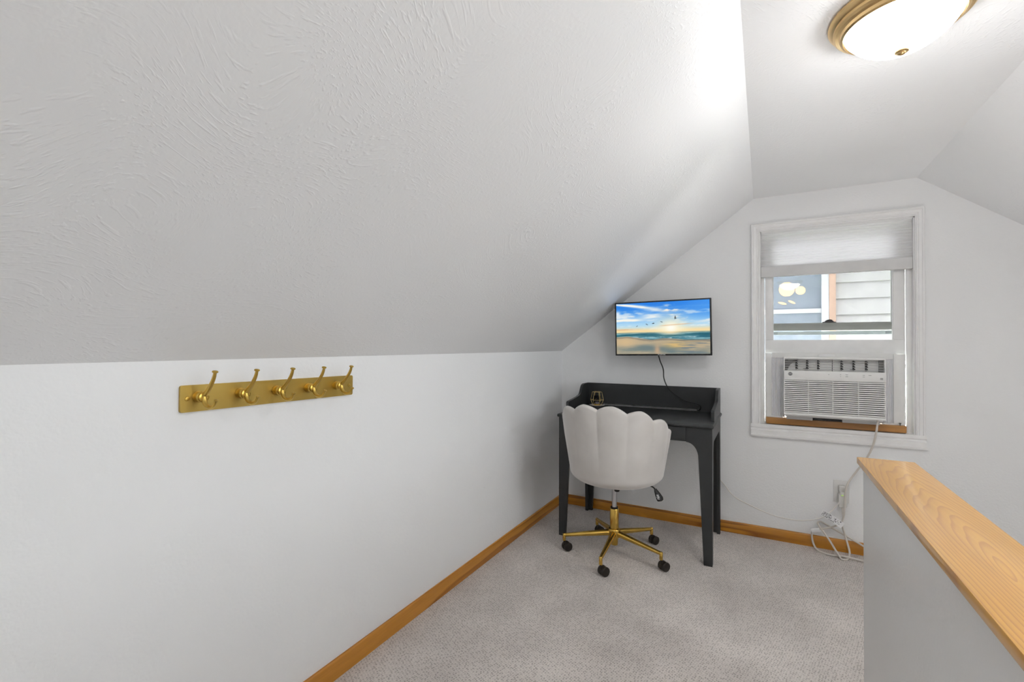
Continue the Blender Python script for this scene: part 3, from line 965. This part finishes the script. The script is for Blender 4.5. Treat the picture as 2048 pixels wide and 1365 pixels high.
    # birds
    def bird(cx, cy, a, L, wdt=0.006):
        nonlocal img
        u = (X - cx) * math.cos(a) * 1.75 + (Yv - cy) * math.sin(a)
        v = -(X - cx) * math.sin(a) * 1.75 + (Yv - cy) * math.cos(a)
        mm = ss(1.15, 0.85, np.sqrt((u / L) ** 2 + ((v - 2.5 * u * u) / wdt) ** 2))
        img = mixc(img, (0.10, 0.10, 0.11), mm * 0.85)
    bird(0.65, 0.690, 1.45, 0.034, 0.010)
    bird(0.655, 0.675, 0.0, 0.022, 0.005)
    bird(0.345, 0.575, -0.5, 0.026)
    bird(0.415, 0.590, 0.1, 0.024, 0.008)
    bird(0.505, 0.615, -0.3, 0.024)
    bird(0.235, 0.545, 0.6, 0.020, 0.005)
    img = np.clip(img, 0, 1)
    lin = np.where(img <= 0.04045, img / 12.92, ((img + 0.055) / 1.055) ** 2.4)
    me = bpy.data.meshes.new('screen')
    vs = [(-sw / 2 + sw * X[j, i], -0.0085, -TH / 2 + 0.0115 + shh * Yv[j, i]) for j in range(NY) for i in range(NX)]
    fs = [(j * NX + i, j * NX + i + 1, (j + 1) * NX + i + 1, (j + 1) * NX + i) for j in range(NY - 1) for i in range(NX - 1)]
    me.from_pydata(vs, [], fs)
    ca = me.color_attributes.new('picture', 'FLOAT_COLOR', 'POINT')
    buf = np.ones((NX * NY, 4), dtype=np.float32)
    buf[:, :3] = lin.reshape(-1, 3)
    ca.data.foreach_set('color', buf.ravel())
    m, nt, p = newmat('tv_picture')
    at = N(nt, 'ShaderNodeAttribute', attribute_name='picture')
    nt.links.new(at.outputs['Color'], p.inputs['Emission Color'])
    p.inputs['Emission Strength'].default_value = 0.44
    m.cycles.emission_sampling = 'NONE'
    p.inputs['Base Color'].default_value = (0.01, 0.01, 0.01, 1)
    p.inputs['Roughness'].default_value = 0.35
    p.inputs['Specular IOR Level'].default_value = 0.2
    me.materials.append(m)
    o = bpy.data.objects.new('screen', me)
    COL.objects.link(o)
    o.parent = tv


screen()

# ------------------------------------------------------------------ desk
DX0, DX1, DY0, DY1, DZ = -1.197, -0.245, 2.832, 3.425, 0.800
desk = empty('writing_desk', (-0.721, 3.12, 0.0), label='charcoal writing desk with raised back ledge and tapered legs', cat='desk')
def K(mb, name, mat=None, parent=desk, **k): return mb.build(name, mat or M['desk'], parent, world=True, **k)
# desktop with bull-nosed edges
bn = [(DY0 + 0.009 - 0.009 * math.cos(a), DZ - 0.0105 + 0.0105 * math.sin(a)) for a in [math.pi * (-0.5 + i / 8) for i in range(9)]]
top = MB().box((DX0, DY0, DZ - 0.021), (DX1, DY1, DZ), 0.009, seg=4)
K(top, 'desktop')
FY = 2.850                                   # face of the front legs
BX = 0.012                                   # overhang
lx0, lx1 = -1.188, -0.254
ly0, ly1 = FY, 3.412
zt = DZ - 0.021
def arch(inner_bot, inner_top, seam, outer):
    """outline of one tapered leg with its arched shoulder, distances measured inward from the outer edge"""
    p = [(outer, 0.0), (outer, zt), (seam, zt), (seam, 0.692)]
    x1_, x0_ = seam, inner_top
    for i in range(1, 9):
        a = math.pi / 2 * i / 8
        p.append((x0_ + (x1_ - x0_) * (1 - math.sin(a)), 0.600 + 0.092 * math.cos(a) ** 0.9 if i < 8 else 0.600))
    p.append((inner_bot, 0.0))
    return p
TH_ = 0.020
def leg(sx, sy):
    mb = MB()
    ox = lx1 if sx > 0 else lx0
    oy = ly0 if sy < 0 else ly1
    s = -1 if sx > 0 else 1
    pr = arch(0.046, 0.074, 0.141, 0.0)
    mb.prism([(ox + s * a, z) for a, z in pr], lambda a, b, d: (a, d, b), oy if sy < 0 else oy - TH_, oy + TH_ if sy < 0 else oy)
    t = 1 if sy < 0 else -1
    pr2 = arch(0.044, 0.060, 0.11, TH_)
    mb.prism([(oy + t * a, z) for a, z in pr2], lambda a, b, d: (d, a, b), ox if s > 0 else ox - TH_, ox + TH_ if s > 0 else ox)
    return K(mb, 'leg', smooth=False)
for sx in (-1, 1):
    for sy in (-1, 1): leg(sx, sy)
# side rails, back rail, drawer
for x in (lx0, lx1 - TH_):
    K(MB().box((x, ly0 + 0.111, 0.692), (x + TH_, ly1 - 0.111, zt)), 'side_rail')
K(MB().box((lx0 + 0.142, ly1 - TH_, 0.692), (lx1 - 0.142, ly1, zt)), 'back_rail')
dr = K(MB().box((lx0 + 0.1425, FY + 0.002, 0.694), (lx1 - 0.1425, FY + 0.020, zt - 0.003), 0.0015), 'drawer_front')
S(MB().box((lx0 + 0.15, FY + 0.02, 0.700), (lx1 - 0.15, FY + 0.40, zt - 0.006)), 'drawer_box', M['desk_seam'], dr)
# gallery: back board with cable slot, and two shaped sides
HY = 3.395
bx0, bx1 = lx0 + 0.018, lx1 - 0.018
sl0, sl1, slz0, slz1 = -1.060, -0.383, 0.8005, 0.8170
bk = MB()
bk.box((bx0, HY, DZ), (sl0, HY + 0.016, 0.966))
bk.box((sl1, HY, DZ), (bx1, HY + 0.016, 0.966))
bk.box((sl0, HY, slz1), (sl1, HY + 0.016, 0.966))
K(bk, 'back_board', smooth=False)
gp = [(2.975, DZ)]
gp += [(2.975, 0.852)] + [(2.975 + 0.014 * (1 - math.cos(a)), 0.852 + 0.014 * math.sin(a)) for a in [math.pi / 2 * i / 5 for i in range(1, 6)]]
gp += [(3.08, 0.874), (3.16, 0.883)]
sc = spline([(3.16, 0.883, 0), (3.205, 0.892, 0), (3.228, 0.906, 0), (3.250, 0.938, 0), (3.270, 0.957, 0), (3.30, 0.966, 0)], 4)
gp += [(p.x, p.y) for p in sc[1:]]
gp += [(HY + 0.016, 0.966), (HY + 0.016, DZ)]
for x in (lx0, lx1 - 0.018):
    K(MB().prism(gp, lambda a, b, d: (d, a, b), x, x + 0.018), 'gallery_side', angle=30)

# ------------------------------------------------------------------ swivel chair
CC = (-0.786, 2.745)
chair = empty('swivel_chair', (CC[0], CC[1], 0.0), rz=rad(-3), label='pale grey velvet scallop-back swivel chair with gold five-star base', cat='chair')
SO = Vector((0.012, -0.005, 0.0))    # shell centre relative to the column
def rim_env(a):
    a = abs(a)
    xs = [0, 15, 44, 74, 103, 118, 128, 140, 160, 180]
    zs = [0.928, 0.925, 0.899, 0.841, 0.766, 0.712, 0.60, 0.535, 0.525, 0.525]
    return float(np.interp(a, xs, zs))
LB = 29.5
NPH = 288
def shell():
    vs, fs = [], []
    nb, nw, nr, ni = 12, 14, 6, 12
    for k in range(NPH):
        ph = -180 + 360.0 * k / NPH
        # ph = 0 is the middle of the back (pointing to -y), positive to +x
        env = rim_env(ph)
        lobe = 0.0
        pu = 0.0
        if abs(ph) < 4 * LB:
            x = ((ph / LB) % 1.0) * 2 - 1
            pu = max(0.0, 1 - x * x) ** 0.8
            lobe = -0.029 * (1 - math.cos(x * math.pi / 2) ** 0.85)
        h = env + lobe
        fade = 1.0 if abs(ph) < 100 else max(0.0, (118 - abs(ph)) / 18.0)
        dirv = Vector((math.sin(rad(ph)), -math.cos(rad(ph)), 0))
        ring = []
        for i in range(nb + 1):
            a = math.pi / 2 * i / nb
            ring.append((0.272 * math.sin(a) ** 0.8, 0.428 + 0.084 * (1 - math.cos(a) ** 0.9) if i < nb else 0.512))
        th = 0.034
        def rr(z):
            t = (z - 0.512) / 0.42
            return 0.272 + 0.055 * t + 0.009 * pu * fade * min(1.0, max(0.0, (z - 0.50) / 0.22))
        hb = h - th / 2
        for i in range(1, nw + 1):
            z = 0.512 + (hb - 0.512) * i / nw
            ring.append((rr(z), z))
        rt_ = rr(hb)
        for i in range(1, nr + 1):
            a = math.pi * i / nr
            ring.append((rt_ - th / 2 + th / 2 * math.cos(a), hb + th / 2 * math.sin(a)))
        zs = 0.478
        for i in range(1, ni + 1):
            z = hb + (zs - hb) * i / ni
            ring.append((rr(max(z, 0.512)) - th - 0.012 * math.sin(math.pi * i / ni), z))
        ring.append((0.0, zs))
        for r_, z in ring:
            p = SO + dirv * r_
            vs.append((p.x, p.y, z))
    m = nb + 1 + nw + nr + ni + 1
    for k in range(NPH):
        k2 = (k + 1) % NPH
        for i in range(m - 1):
            fs.append((k * m + i, k2 * m + i, k2 * m + i + 1, k * m + i + 1))
    mb = MB().add(vs, fs)
    return mb.build('scalloped_shell', M['velvet'], chair, angle=70)
shell()
MB().lathe([(0, 0.47), (0.18, 0.47), (0.222, 0.485), (0.228, 0.505), (0.21, 0.522), (0.15, 0.533), (0, 0.538)], 40, Matrix.Translation(SO)).build('seat_cushion', M['velvet'], chair, angle=60)
MB().lathe([(0.0, 0.405), (0.03, 0.405), (0.03, 0.42), (0, 0.42)], 20).box((-0.05, -0.07, 0.414), (0.05, 0.07, 0.430), 0.004).build('seat_plate', M['black'], chair)
MB().lathe([(0, 0.26), (0.0145, 0.26), (0.0145, 0.41), (0, 0.41)], 24).build('gas_lift', M['chrome'], chair)
MB().lathe([(0, 0.272), (0.021, 0.272), (0.0215, 0.284), (0, 0.284)], 24).build('lift_collar', M['black'], chair)
MB().lathe([(0, 0.060), (0.020, 0.060), (0.021, 0.064), (0.022, 0.105), (0.034, 0.107), (0.036, 0.112), (0.036, 0.150), (0.033, 0.156), (0.0255, 0.158), (0.0255, 0.272), (0.024, 0.275), (0, 0.275)], 32).build('base_hub', M['gold'], chair)
MB().lathe([(0, 0.0), (0.013, 0.0), (0.016, 0.005), (0.016, 0.016), (0.012, 0.02), (0, 0.02)], 20, Matrix.Translation((0.026, -0.03, 0.388))).build('tension_knob', M['black'], chair)
lv = MB().tube(spline([(0.02, 0.06, 0.422), (0.10, 0.10, 0.416), (0.158, 0.113, 0.411), (0.195, 0.116, 0.404), (0.213, 0.116, 0.390)], 6), 0.0045, 8).build('height_lever', M['black'], chair)
gr = MB()
gpath = [Vector((0.212, 0.116, 0.394)), Vector((0.216, 0.116, 0.383)), Vector((0.226, 0.117, 0.364)), Vector((0.238, 0.118, 0.341)), Vector((0.243, 0.118, 0.330)), Vector((0.244, 0.118, 0.326))]
gr.tube(gpath, [0.008, 0.012, 0.018, 0.0225, 0.019, 0.010], 14, sq=0.5)
grip = gr.build('lever_grip', M['black'], lv)
# pale up/down mark on the grip
mk = MB()
for dx, dz, w, hgt in ((-0.004, 0.362, 0.011, 0.004), (-0.001, 0.352, 0.017, 0.004), (0.002, 0.342, 0.015, 0.004), (0.0, 0.352, 0.0035, 0.026)):
    mk.box((0.2315 + dx - w / 2, 0.1015, dz - hgt / 2), (0.2315 + dx + w / 2, 0.1085, dz + hgt / 2))
mk.build('grip_mark', M['whiteink'], lv)

def caster_mesh():
    mb = MB()
    R_ = 0.026
    for s in (-1, 1):
        pr = [(0, 0), (R_ * 0.55, 0), (R_ * 0.93, 0.0015), (R_, 0.004), (R_, 0.017), (R_ * 0.93, 0.0195), (R_ * 0.5, 0.021), (0, 0.021)]
        mt = Matrix.Translation((0.0, 0.0, R_)) @ Matrix.Rotation(rad(90 * s), 4, 'Y') @ Matrix.Translation((0, 0, 0.003))
        mb.lathe(pr, 26, mt)
    # hood between and over the wheels
    pts = [(R_ * 0.9 * math.cos(a), R_ + R_ * 0.9 * math.sin(a)) for a in [rad(-20 + 220 * i / 12) for i in range(13)]]
    mb.prism(pts, lambda a, b, d: (d, a, b), -0.0035, 0.0035)
    mb.tube([(0, 0.020, R_ + 0.012), (0, 0.020, 0.068)], 0.0055, 10)
    mb.box((-0.006, 0.010, 0.036), (0.006, 0.027, 0.050), 0.002)
    return mb
cast0 = None
for k in range(5):
    a = rad(203 + 72 * k)
    c_, s_ = math.cos(a), math.sin(a)
    L = 0.300
    mb = MB()
    n_ = 10
    path = [Vector((c_ * (0.026 + (L - 0.026) * i / n_), s_ * (0.026 + (L - 0.026) * i / n_), 0.131 - 0.034 * i / n_)) for i in range(n_ + 1)]
    mb.tube(path, [0.0185 - 0.0085 * i / n_ for i in range(n_ + 1)], 14)
    mb.lathe([(0, 0.064), (0.0095, 0.064), (0.0095, 0.104), (0.007, 0.107), (0, 0.107)], 16, Matrix.Translation((c_ * (L - 0.002), s_ * (L - 0.002), 0)))
    leg_ = mb.build('base_leg', M['gold'], chair, angle=40)
    rot = rad((148, 150, 146, 150, 144)[k])
    q = Vector((c_ * (L - 0.002), s_ * (L - 0.002), 0)) - Matrix.Rotation(rot, 3, 'Z') @ Vector((0, 0.020, 0))
    if cast0 is None:
        cast0 = caster_mesh().build('caster', M['caster'], leg_)
        cast0.location = q
        cast0.rotation_euler = (0, 0, rot)
    else:
        copy_part(cast0, leg_, q, (0, 0, rot))

# ------------------------------------------------------------------ candle holder on a saucer
sa = MB().lathe([(0, 0.0), (0.028, 0.0), (0.045, 0.004), (0.055, 0.009), (0.056, 0.011), (0.054, 0.0115), (0.043, 0.0075), (0.0, 0.006)], 40).build('saucer', M['ceramic'])
sa.location = (-1.083, 3.325, DZ)
tag(sa, 'small white ceramic saucer under the gold candle holder', 'saucer')
ch = empty('candle_holder', (-1.083, 3.325, DZ + 0.0062), label='gold wire geometric candle holder with glass votive on the desk', cat='candle holder')
wi = MB()
rings = [(0.0, 0.030), (0.040, 0.047), (0.098, 0.034)]
hexp = lambda r, z: [(r * math.cos(rad(60 * i + 12)), r * math.sin(rad(60 * i + 12)), z + 0.0015) for i in range(6)]
for z, r in rings: wi.tube(hexp(r, z), 0.0014, 6, closed=True)
for i in range(6):
    for (z0_, r0_), (z1_, r1_) in zip(rings[:-1], rings[1:]):
        wi.tube([hexp(r0_, z0_)[i], hexp(r1_, z1_)[i]], 0.0014, 6)
wi.build('wire_frame', M['wire'], ch)
MB().lathe([(0, 0.001), (0.022, 0.001), (0.023, 0.012), (0.020, 0.012), (0, 0.010)], 24).build('votive_base', M['brass'], ch)
MB().lathe([(0.022, 0.012), (0.0245, 0.07), (0.023, 0.07), (0.0205, 0.014)], 28, cap=False).build('votive_glass', M['votive'], ch)
MB().lathe([(0, 0.012), (0.019, 0.012), (0.019, 0.026), (0, 0.025)], 20).build('candle', M['ceramic'], ch)

# ------------------------------------------------------------------ coat rack on the left wall
rack = empty('coat_rack', (XL, 0.991, 1.096), label='brushed brass wall coat rack with five double hooks', cat='coat rack')
rack.rotation_euler = (rad(-0.45), 0, 0)
hw, hh = 0.304, 0.0375
pl = []
for cx_, cz_, a0 in ((hw - 0.006, hh - 0.006, 0), (-hw + 0.006, hh - 0.006, 90), (-hw + 0.006, -hh + 0.006, 180), (hw - 0.006, -hh + 0.006, 270)):
    for i in range(5):
        a = rad(a0 + 90 * i / 4)
        pl.append((cx_ + 0.006 * math.cos(a), cz_ + 0.006 * math.sin(a)))
MB().prism(pl, lambda a, b, d: (d, a, b), 0.0, 0.008).build('plate', M['brushed'], rack)
RY = Matrix.Rotation(rad(90), 4, 'Y')
for y in (-0.286, 0.286):
    MB().lathe([(0, 0.0), (0.0065, 0.0), (0.006, 0.0018), (0.0022, 0.0022), (0.0018, 0.0008), (0, 0.0008)], 18, Matrix.Translation((0.008, y, 0.0)) @ RY).build('screw', M['brass'], rack)
hk = MB()
hk.lathe([(0, 0), (0.0150, 0), (0.0157, 0.002), (0.0157, 0.016), (0.0148, 0.020), (0.0125, 0.0225), (0.0, 0.0235)], 28, Matrix.Translation((0.008, 0, 0.0)) @ RY)
hk.lathe([(0.0, 0.0), (0.0120, 0.0), (0.0145, 0.004), (0.0135, 0.009), (0.009, 0.0105), (0.006, 0.0085), (0, 0.008)], 24, Matrix.Translation((0.030, 0, 0.0)) @ RY)
up_ = spline([(0.034, 0, 0.004), (0.044, 0, 0.010), (0.060, 0, 0.024), (0.076, 0, 0.043), (0.085, 0, 0.058), (0.0890, 0, 0.070)], 6)
n_ = len(up_)
hk.tube(up_, [0.0080 - 0.0038 * (i / (n_ - 1)) ** 0.7 for i in range(n_)], 12)
dn_ = spline([(0.036, 0, 0.006), (0.0405, 0, -0.010), (0.052, 0, -0.0235), (0.070, 0, -0.0275), (0.086, 0, -0.0205), (0.0945, 0, -0.008)], 6)
hk.tube(dn_, [0.0082 - 0.0045 * (i / (len(dn_) - 1)) ** 0.8 for i in range(len(dn_))], 12)
hk.lathe([(0, -0.002), (0.004, -0.002), (0.0075, 0.0), (0.008, 0.0022), (0.006, 0.0045), (0, 0.0055)], 18, Matrix.Translation((0.0892, 0, 0.071)) @ Matrix.Rotation(rad(12), 4, 'Y'))
hk.lathe([(0, -0.002), (0.0035, -0.002), (0.0056, 0.0), (0.0056, 0.0025), (0, 0.005)], 16, Matrix.Translation((0.095, 0, -0.007)) @ Matrix.Rotation(rad(25), 4, 'Y'))
h0 = hk.build('hook', M['brass'], rack, angle=45)
for i in range(5):
    y = -0.258 + 0.120 * i
    if i == 0: h0.location = (0, y, 0.004)
    else: copy_part(h0, rack, (0, y, 0.004))

# ------------------------------------------------------------------ ceiling lamps
def ceiling_lamp(x, y, label):
    t = empty('ceiling_lamp', (x, y, ZC), label=label, cat='ceiling lamp', group='flush ceiling lamps along the flat ceiling')
    MB().lathe([(0, 0), (0.172, 0), (0.176, -0.004), (0.176, -0.010), (0.170, -0.018), (0.163, -0.022), (0.163, -0.030), (0.157, -0.036), (0.148, -0.038), (0.145, -0.046), (0.139, -0.050), (0.134, -0.048), (0.134, -0.040), (0.0, -0.038)], 72).build('brass_pan', M['antique'], t, angle=28)
    Rb = (0.136 ** 2 + 0.078 ** 2) / (2 * 0.078)
    am = math.asin(0.136 / Rb)
    pr = [(Rb * math.sin(am * (1 - i / 10)), -0.122 + Rb * (1 - math.cos(am * (1 - i / 10)))) for i in range(10)] + [(0.0, -0.122)]
    MB().lathe(pr, 40, cap=False).build('glass_bowl', M['lampglass'], t, angle=60)
    MB().lathe([(0, -0.119), (0.016, -0.120), (0.0172, -0.123), (0.0165, -0.1255), (0.011, -0.1275), (0.009, -0.131), (0.005, -0.1335), (0, -0.134)], 24).build('finial', M['antique'], t)
    return t
ceiling_lamp(0.352, 1.70, 'lit flush ceiling lamp with brass rim and white glass bowl')
ceiling_lamp(0.352, -1.10, 'added fill lamp of the same fixture, unseen behind the viewer')  # invented lamp behind the camera, added as fill light

sl = empty('stair_fill_lamp', (SX1, 1.15, -0.80), rz=rad(-90), label='unseen globe lamp added down in the stairwell to brighten the ceiling', cat='wall lamp')  # invented lamp, added to throw light up at the ceiling
MB().lathe([(0, 0), (0.055, 0), (0.058, 0.006), (0.05, 0.016), (0.018, 0.022), (0.014, 0.07), (0, 0.07)], 28, Matrix.Rotation(rad(90), 4, 'X')).build('wall_plate', M['antique'], sl)
MB().lathe([(0.105 * math.sin(math.pi * i / 14), -0.105 * math.cos(math.pi * i / 14)) for i in range(15)], 28, Matrix.Translation((0, -0.17, 0.0)), cap=False).build('glass_globe', M['fillglobe'], sl)

# ------------------------------------------------------------------ cords and outlet
ou = empty('wall_outlet', (0.417, YF, 0.365), label='white wall outlet plate with plugs below the window', cat='wall outlet')
MB().box((0.376, YF - 0.006, 0.298), (0.456, YF, 0.432), 0.003).build('cover_plate', M['plate'], ou, world=True)
for z in (0.342, 0.388):
    MB().box((0.399, YF - 0.0075, z - 0.016), (0.433, YF - 0.004, z + 0.016), 0.004).build('socket', M['plug'], ou, world=True)

def tubeobj(name, pts, r, mat, n=10, parent=None, world=True):
    mb = MB().tube(spline(pts, n), r, 10)
    return mb.build(name, mat, parent, world=world)

# black television cord down into the desk slot
cd = tubeobj('black_cable', [(-0.640, 3.318, 1.185), (-0.632, 3.34, 1.14), (-0.616, 3.362, 1.085), (-0.612, 3.368, 1.02), (-0.585, 3.372, 0.955), (-0.53, 3.374, 0.905), (-0.47, 3.374, 0.872), (-0.405, 3.374, 0.856), (-0.375, 3.376, 0.840), (-0.378, 3.382, 0.818), (-0.390, 3.392, 0.808), (-0.40, 3.42, 0.806)], 0.0036, M['cordblack'])
tag(cd, 'thin black power cable hanging from the television to the desk', 'cable')

# white extension cord from behind the desk to the outlet
ec = empty('extension_cord', (0.40, 3.40, 0.39), label='thin white cord looping from behind the desk to the outlet', cat='cord')
tubeobj('cord', [(-0.262, 3.436, 0.345), (-0.235, 3.43, 0.322), (-0.17, 3.40, 0.255), (-0.07, 3.375, 0.218), (0.02, 3.36, 0.192), (0.10, 3.355, 0.178), (0.205, 3.36, 0.178), (0.305, 3.38, 0.205), (0.365, 3.40, 0.255), (0.410, 3.405, 0.325), (0.425, 3.412, 0.365)], 0.0040, M['cordwhite'], parent=ec)
MB().box((0.400, YF - 0.040, 0.362), (0.436, YF - 0.0076, 0.404), 0.010).build('plug', M['plug'], ec, world=True)

# air conditioner cord with its leakage-detection plug and paper tag
pc = empty('power_cord', (0.43, 3.42, 0.0), label='beige air conditioner cord with bulky plug lying in loops on the carpet', cat='cord')
zf = 0.006
tubeobj('cord', [(0.585, 3.38, 0.830), (0.580, 3.375, 0.79), (0.572, 3.375, 0.73), (0.556, 3.39, 0.65), (0.525, 3.405, 0.57), (0.492, 3.408, 0.515), (0.448, 3.400, 0.44), (0.432, 3.395, 0.39), (0.428, 3.395, 0.33), (0.424, 3.395, 0.25),
                 (0.415, 3.405, 0.18), (0.432, 3.41, 0.105), (0.447, 3.38, 0.03), (0.435, 3.335, zf), (0.415, 3.31, zf), (0.394, 3.315, 0.012), (0.350, 3.39, 0.075), (0.306, 3.415, 0.135),
                 (0.293, 3.42, 0.160), (0.312, 3.425, 0.168), (0.36, 3.425, 0.145), (0.44, 3.42, 0.105), (0.53, 3.41, 0.06), (0.60, 3.38, 0.012), (0.60, 3.34, zf), (0.52, 3.335, zf), (0.435, 3.335, 0.014), (0.35, 3.345, zf),
                 (0.295, 3.375, zf), (0.270, 3.41, 0.03), (0.262, 3.42, 0.085), (0.272, 3.42, 0.112), (0.31, 3.415, 0.128), (0.38, 3.405, 0.162), (0.415, 3.40, 0.200), (0.418, 3.405, 0.25), (0.417, 3.415, 0.29)], 0.0054, M['cordbeige'], parent=pc, n=8)
pb = MB().box((0.396, YF - 0.050, 0.278), (0.440, YF - 0.0076, 0.358), 0.009).box((0.404, YF - 0.056, 0.345), (0.430, YF - 0.03, 0.372), 0.008).build('plug_box', M['plug'], pc, world=True)
MB().box((0.410, YF - 0.0585, 0.3525), (0.420, YF - 0.0555, 0.3565)).build('plug_light', M['led'], pc, world=True)
# tag: thin printed card, hanging slantwise on the cord
tg = Matrix.Translation((0.362, 3.372, 0.213)) @ Matrix.Rotation(rad(32), 4, 'Y') @ Matrix.Rotation(rad(-8), 4, 'X')
loc_ = Matrix.Translation(-Vector(pc.location))
tgo = MB().box((-0.062, -0.0006, -0.018), (0.062, 0.0006, 0.018), M=loc_ @ tg).build('paper_tag', M['tagpaper'], pc)
ink = MB()
random.seed(7)
for i in range(15):
    u = -0.056 + i * 0.0068
    for j in range(4):
        if random.random() < (0.72 if i < 11 else 0.25):
            w_, h_ = random.uniform(0.003, 0.0062), random.uniform(0.002, 0.006)
            ink.box((u, -0.0010, -0.014 + j * 0.0075), (u + w_, -0.0005, -0.014 + j * 0.0075 + h_), M=loc_ @ tg)
ink.build('tag_print', M['inkdark'], tgo)
tg2 = Matrix.Translation((0.285, 3.405, 0.118)) @ Matrix.Rotation(rad(-18), 4, 'Y')
MB().box((-0.028, -0.0085, -0.010), (0.018, 0.0085, 0.012), 0.003, M=loc_ @ tg2).build('cord_label', M['tagpaper'], pc)

# ------------------------------------------------------------------ neighbouring house outside the window
NY = 6.20
nh = empty('neighbour_house', (0.7, NY, -3.0), label='neighbouring house with white clapboard siding seen through the window', cat='house')
MB().box((-3.5, NY + 0.06, -3.0), (1.95, NY + 3.0, 2.45)).build('house_wall', M['house'], nh, smooth=False, world=True)
ex = 0.178
bd0 = None
i = 0
z = -0.9 + 0.008
while z < 2.25:
    if bd0 is None:
        m_ = MB()
        m_.prism([(0.0, -0.004), (0.0, 0.0), (0.045, ex + 0.012), (0.055, ex + 0.012), (0.03, -0.004)], lambda a, b, d: (d, a, b), 0.0, 1.23)
        bd0 = m_.build('clapboard', M['siding'], nh, smooth=False)
        bd0.location = (0.703 - 0.7, -0.0, z + 3.0)
    else:
        copy_part(bd0, nh, (0.703 - 0.7, -0.0, z + 3.0))
    z += ex
MB().box((0.643, NY - 0.03, 0.4), (0.703, NY + 0.06, 2.45), 0.004).build('bare_trim', M['rawwood'], nh, world=True)
nw = MB().box((0.573, NY - 0.02, 0.4), (0.643, NY + 0.06, 2.45), 0.004).box((-0.50, NY - 0.02, 0.4), (-0.43, NY + 0.06, 2.45), 0.004).build('window_casing', M['extwhite'], nh, world=True)
MB().box((-0.43, NY + 0.0, 1.622), (0.573, NY + 0.05, 1.672), 0.004).build('window_rail', M['extwhite'], nh, world=True)


def pane_mat(name, a, b):
    m, nt, p = newmat(name)
    v = coords(nt)
    nz = N(nt, 'ShaderNodeTexNoise', i_Scale=2.5, i_Detail=5.0, i_Roughness=0.7)
    nt.links.new(v, nz.inputs['Vector'])
    nt.links.new(ramp(nt, nz.outputs[0], [(0.35, a), (0.65, b)]), p.inputs['Base Color'])
    p.inputs['Roughness'].default_value = 0.25
    return m


M['npane'] = pane_mat('painted_reflection_pane', (0.22, 0.26, 0.31), (0.29, 0.335, 0.40))  # opaque blue-grey, the glass's reflection put into its colour
MB().box((-0.43, NY + 0.030, 0.4), (0.573, NY + 0.036, 1.622)).build('lower_pane', M['npane'], nh, world=True, smooth=False)
MB().box((-0.43, NY + 0.030, 1.672), (0.573, NY + 0.036, 2.45)).build('upper_pane', M['npane'], nh, world=True, smooth=False)
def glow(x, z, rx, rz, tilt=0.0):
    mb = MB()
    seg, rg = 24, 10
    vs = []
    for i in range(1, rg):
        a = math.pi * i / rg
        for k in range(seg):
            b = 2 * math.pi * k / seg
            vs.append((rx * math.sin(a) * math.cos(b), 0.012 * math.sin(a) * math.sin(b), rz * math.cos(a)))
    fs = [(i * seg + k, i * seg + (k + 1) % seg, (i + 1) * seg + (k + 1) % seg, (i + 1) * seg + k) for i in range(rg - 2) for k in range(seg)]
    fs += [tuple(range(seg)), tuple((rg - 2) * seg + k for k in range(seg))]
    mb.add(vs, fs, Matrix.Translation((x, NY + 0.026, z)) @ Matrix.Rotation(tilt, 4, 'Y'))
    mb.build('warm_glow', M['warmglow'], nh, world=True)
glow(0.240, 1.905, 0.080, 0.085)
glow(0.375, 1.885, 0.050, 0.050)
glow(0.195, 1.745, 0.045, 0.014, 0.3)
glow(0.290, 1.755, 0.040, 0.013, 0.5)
MB().box((-3.7, NY - 0.90, 2.45), (2.3, NY + 3.0, 2.57)).build('eave_shade', M['extwhite'], nh, world=True, smooth=False)  # overhang out of view, added to keep sky and sun off the siding
# own covering over the room, added to stop sun leaks and shade the gap outside
def roof_blocker(x0_, ya, yb):
    structure(MB().prism([(x0_, ZK - 0.09), (0.362, 2.665), (0.362, 2.785), (x0_, ZK + 0.03)], lambda a, b, d: (a, d, b), ya, yb).build('roof_blocker', M['roof_blocker'], smooth=False))
roof_blocker(XL - 0.3, YN - 0.3, YF + 0.62)
roof_blocker(XR + 0.3, YN - 0.3, DO0 - 0.06)
roof_blocker(XR + 0.3, DO1 + 0.06, YF + 0.62)
structure(MB().prism([(XR + 0.3, ZC + 0.14), (0.362, 2.665), (0.362, 2.785), (XR + 0.3, ZC + 0.26)], lambda a, b, d: (a, d, b), DO0 - 0.06, DO1 + 0.06).build('roof_blocker', M['roof_blocker'], smooth=False))
structure(MB().prism([(XL, -3.0), (XR, -3.0), (XR, -0.05), (XL, -0.05)], lambda a, b, d: (a, d, b), YF, YF + 0.14).build('wall_below', M['siding'], smooth=False))
# ground between the houses
gd = MB().box((-12, YF + 0.14, -3.1), (14, 20, -3.0)).build('ground', M['grass'], smooth=False)
gd['kind'] = 'structure'
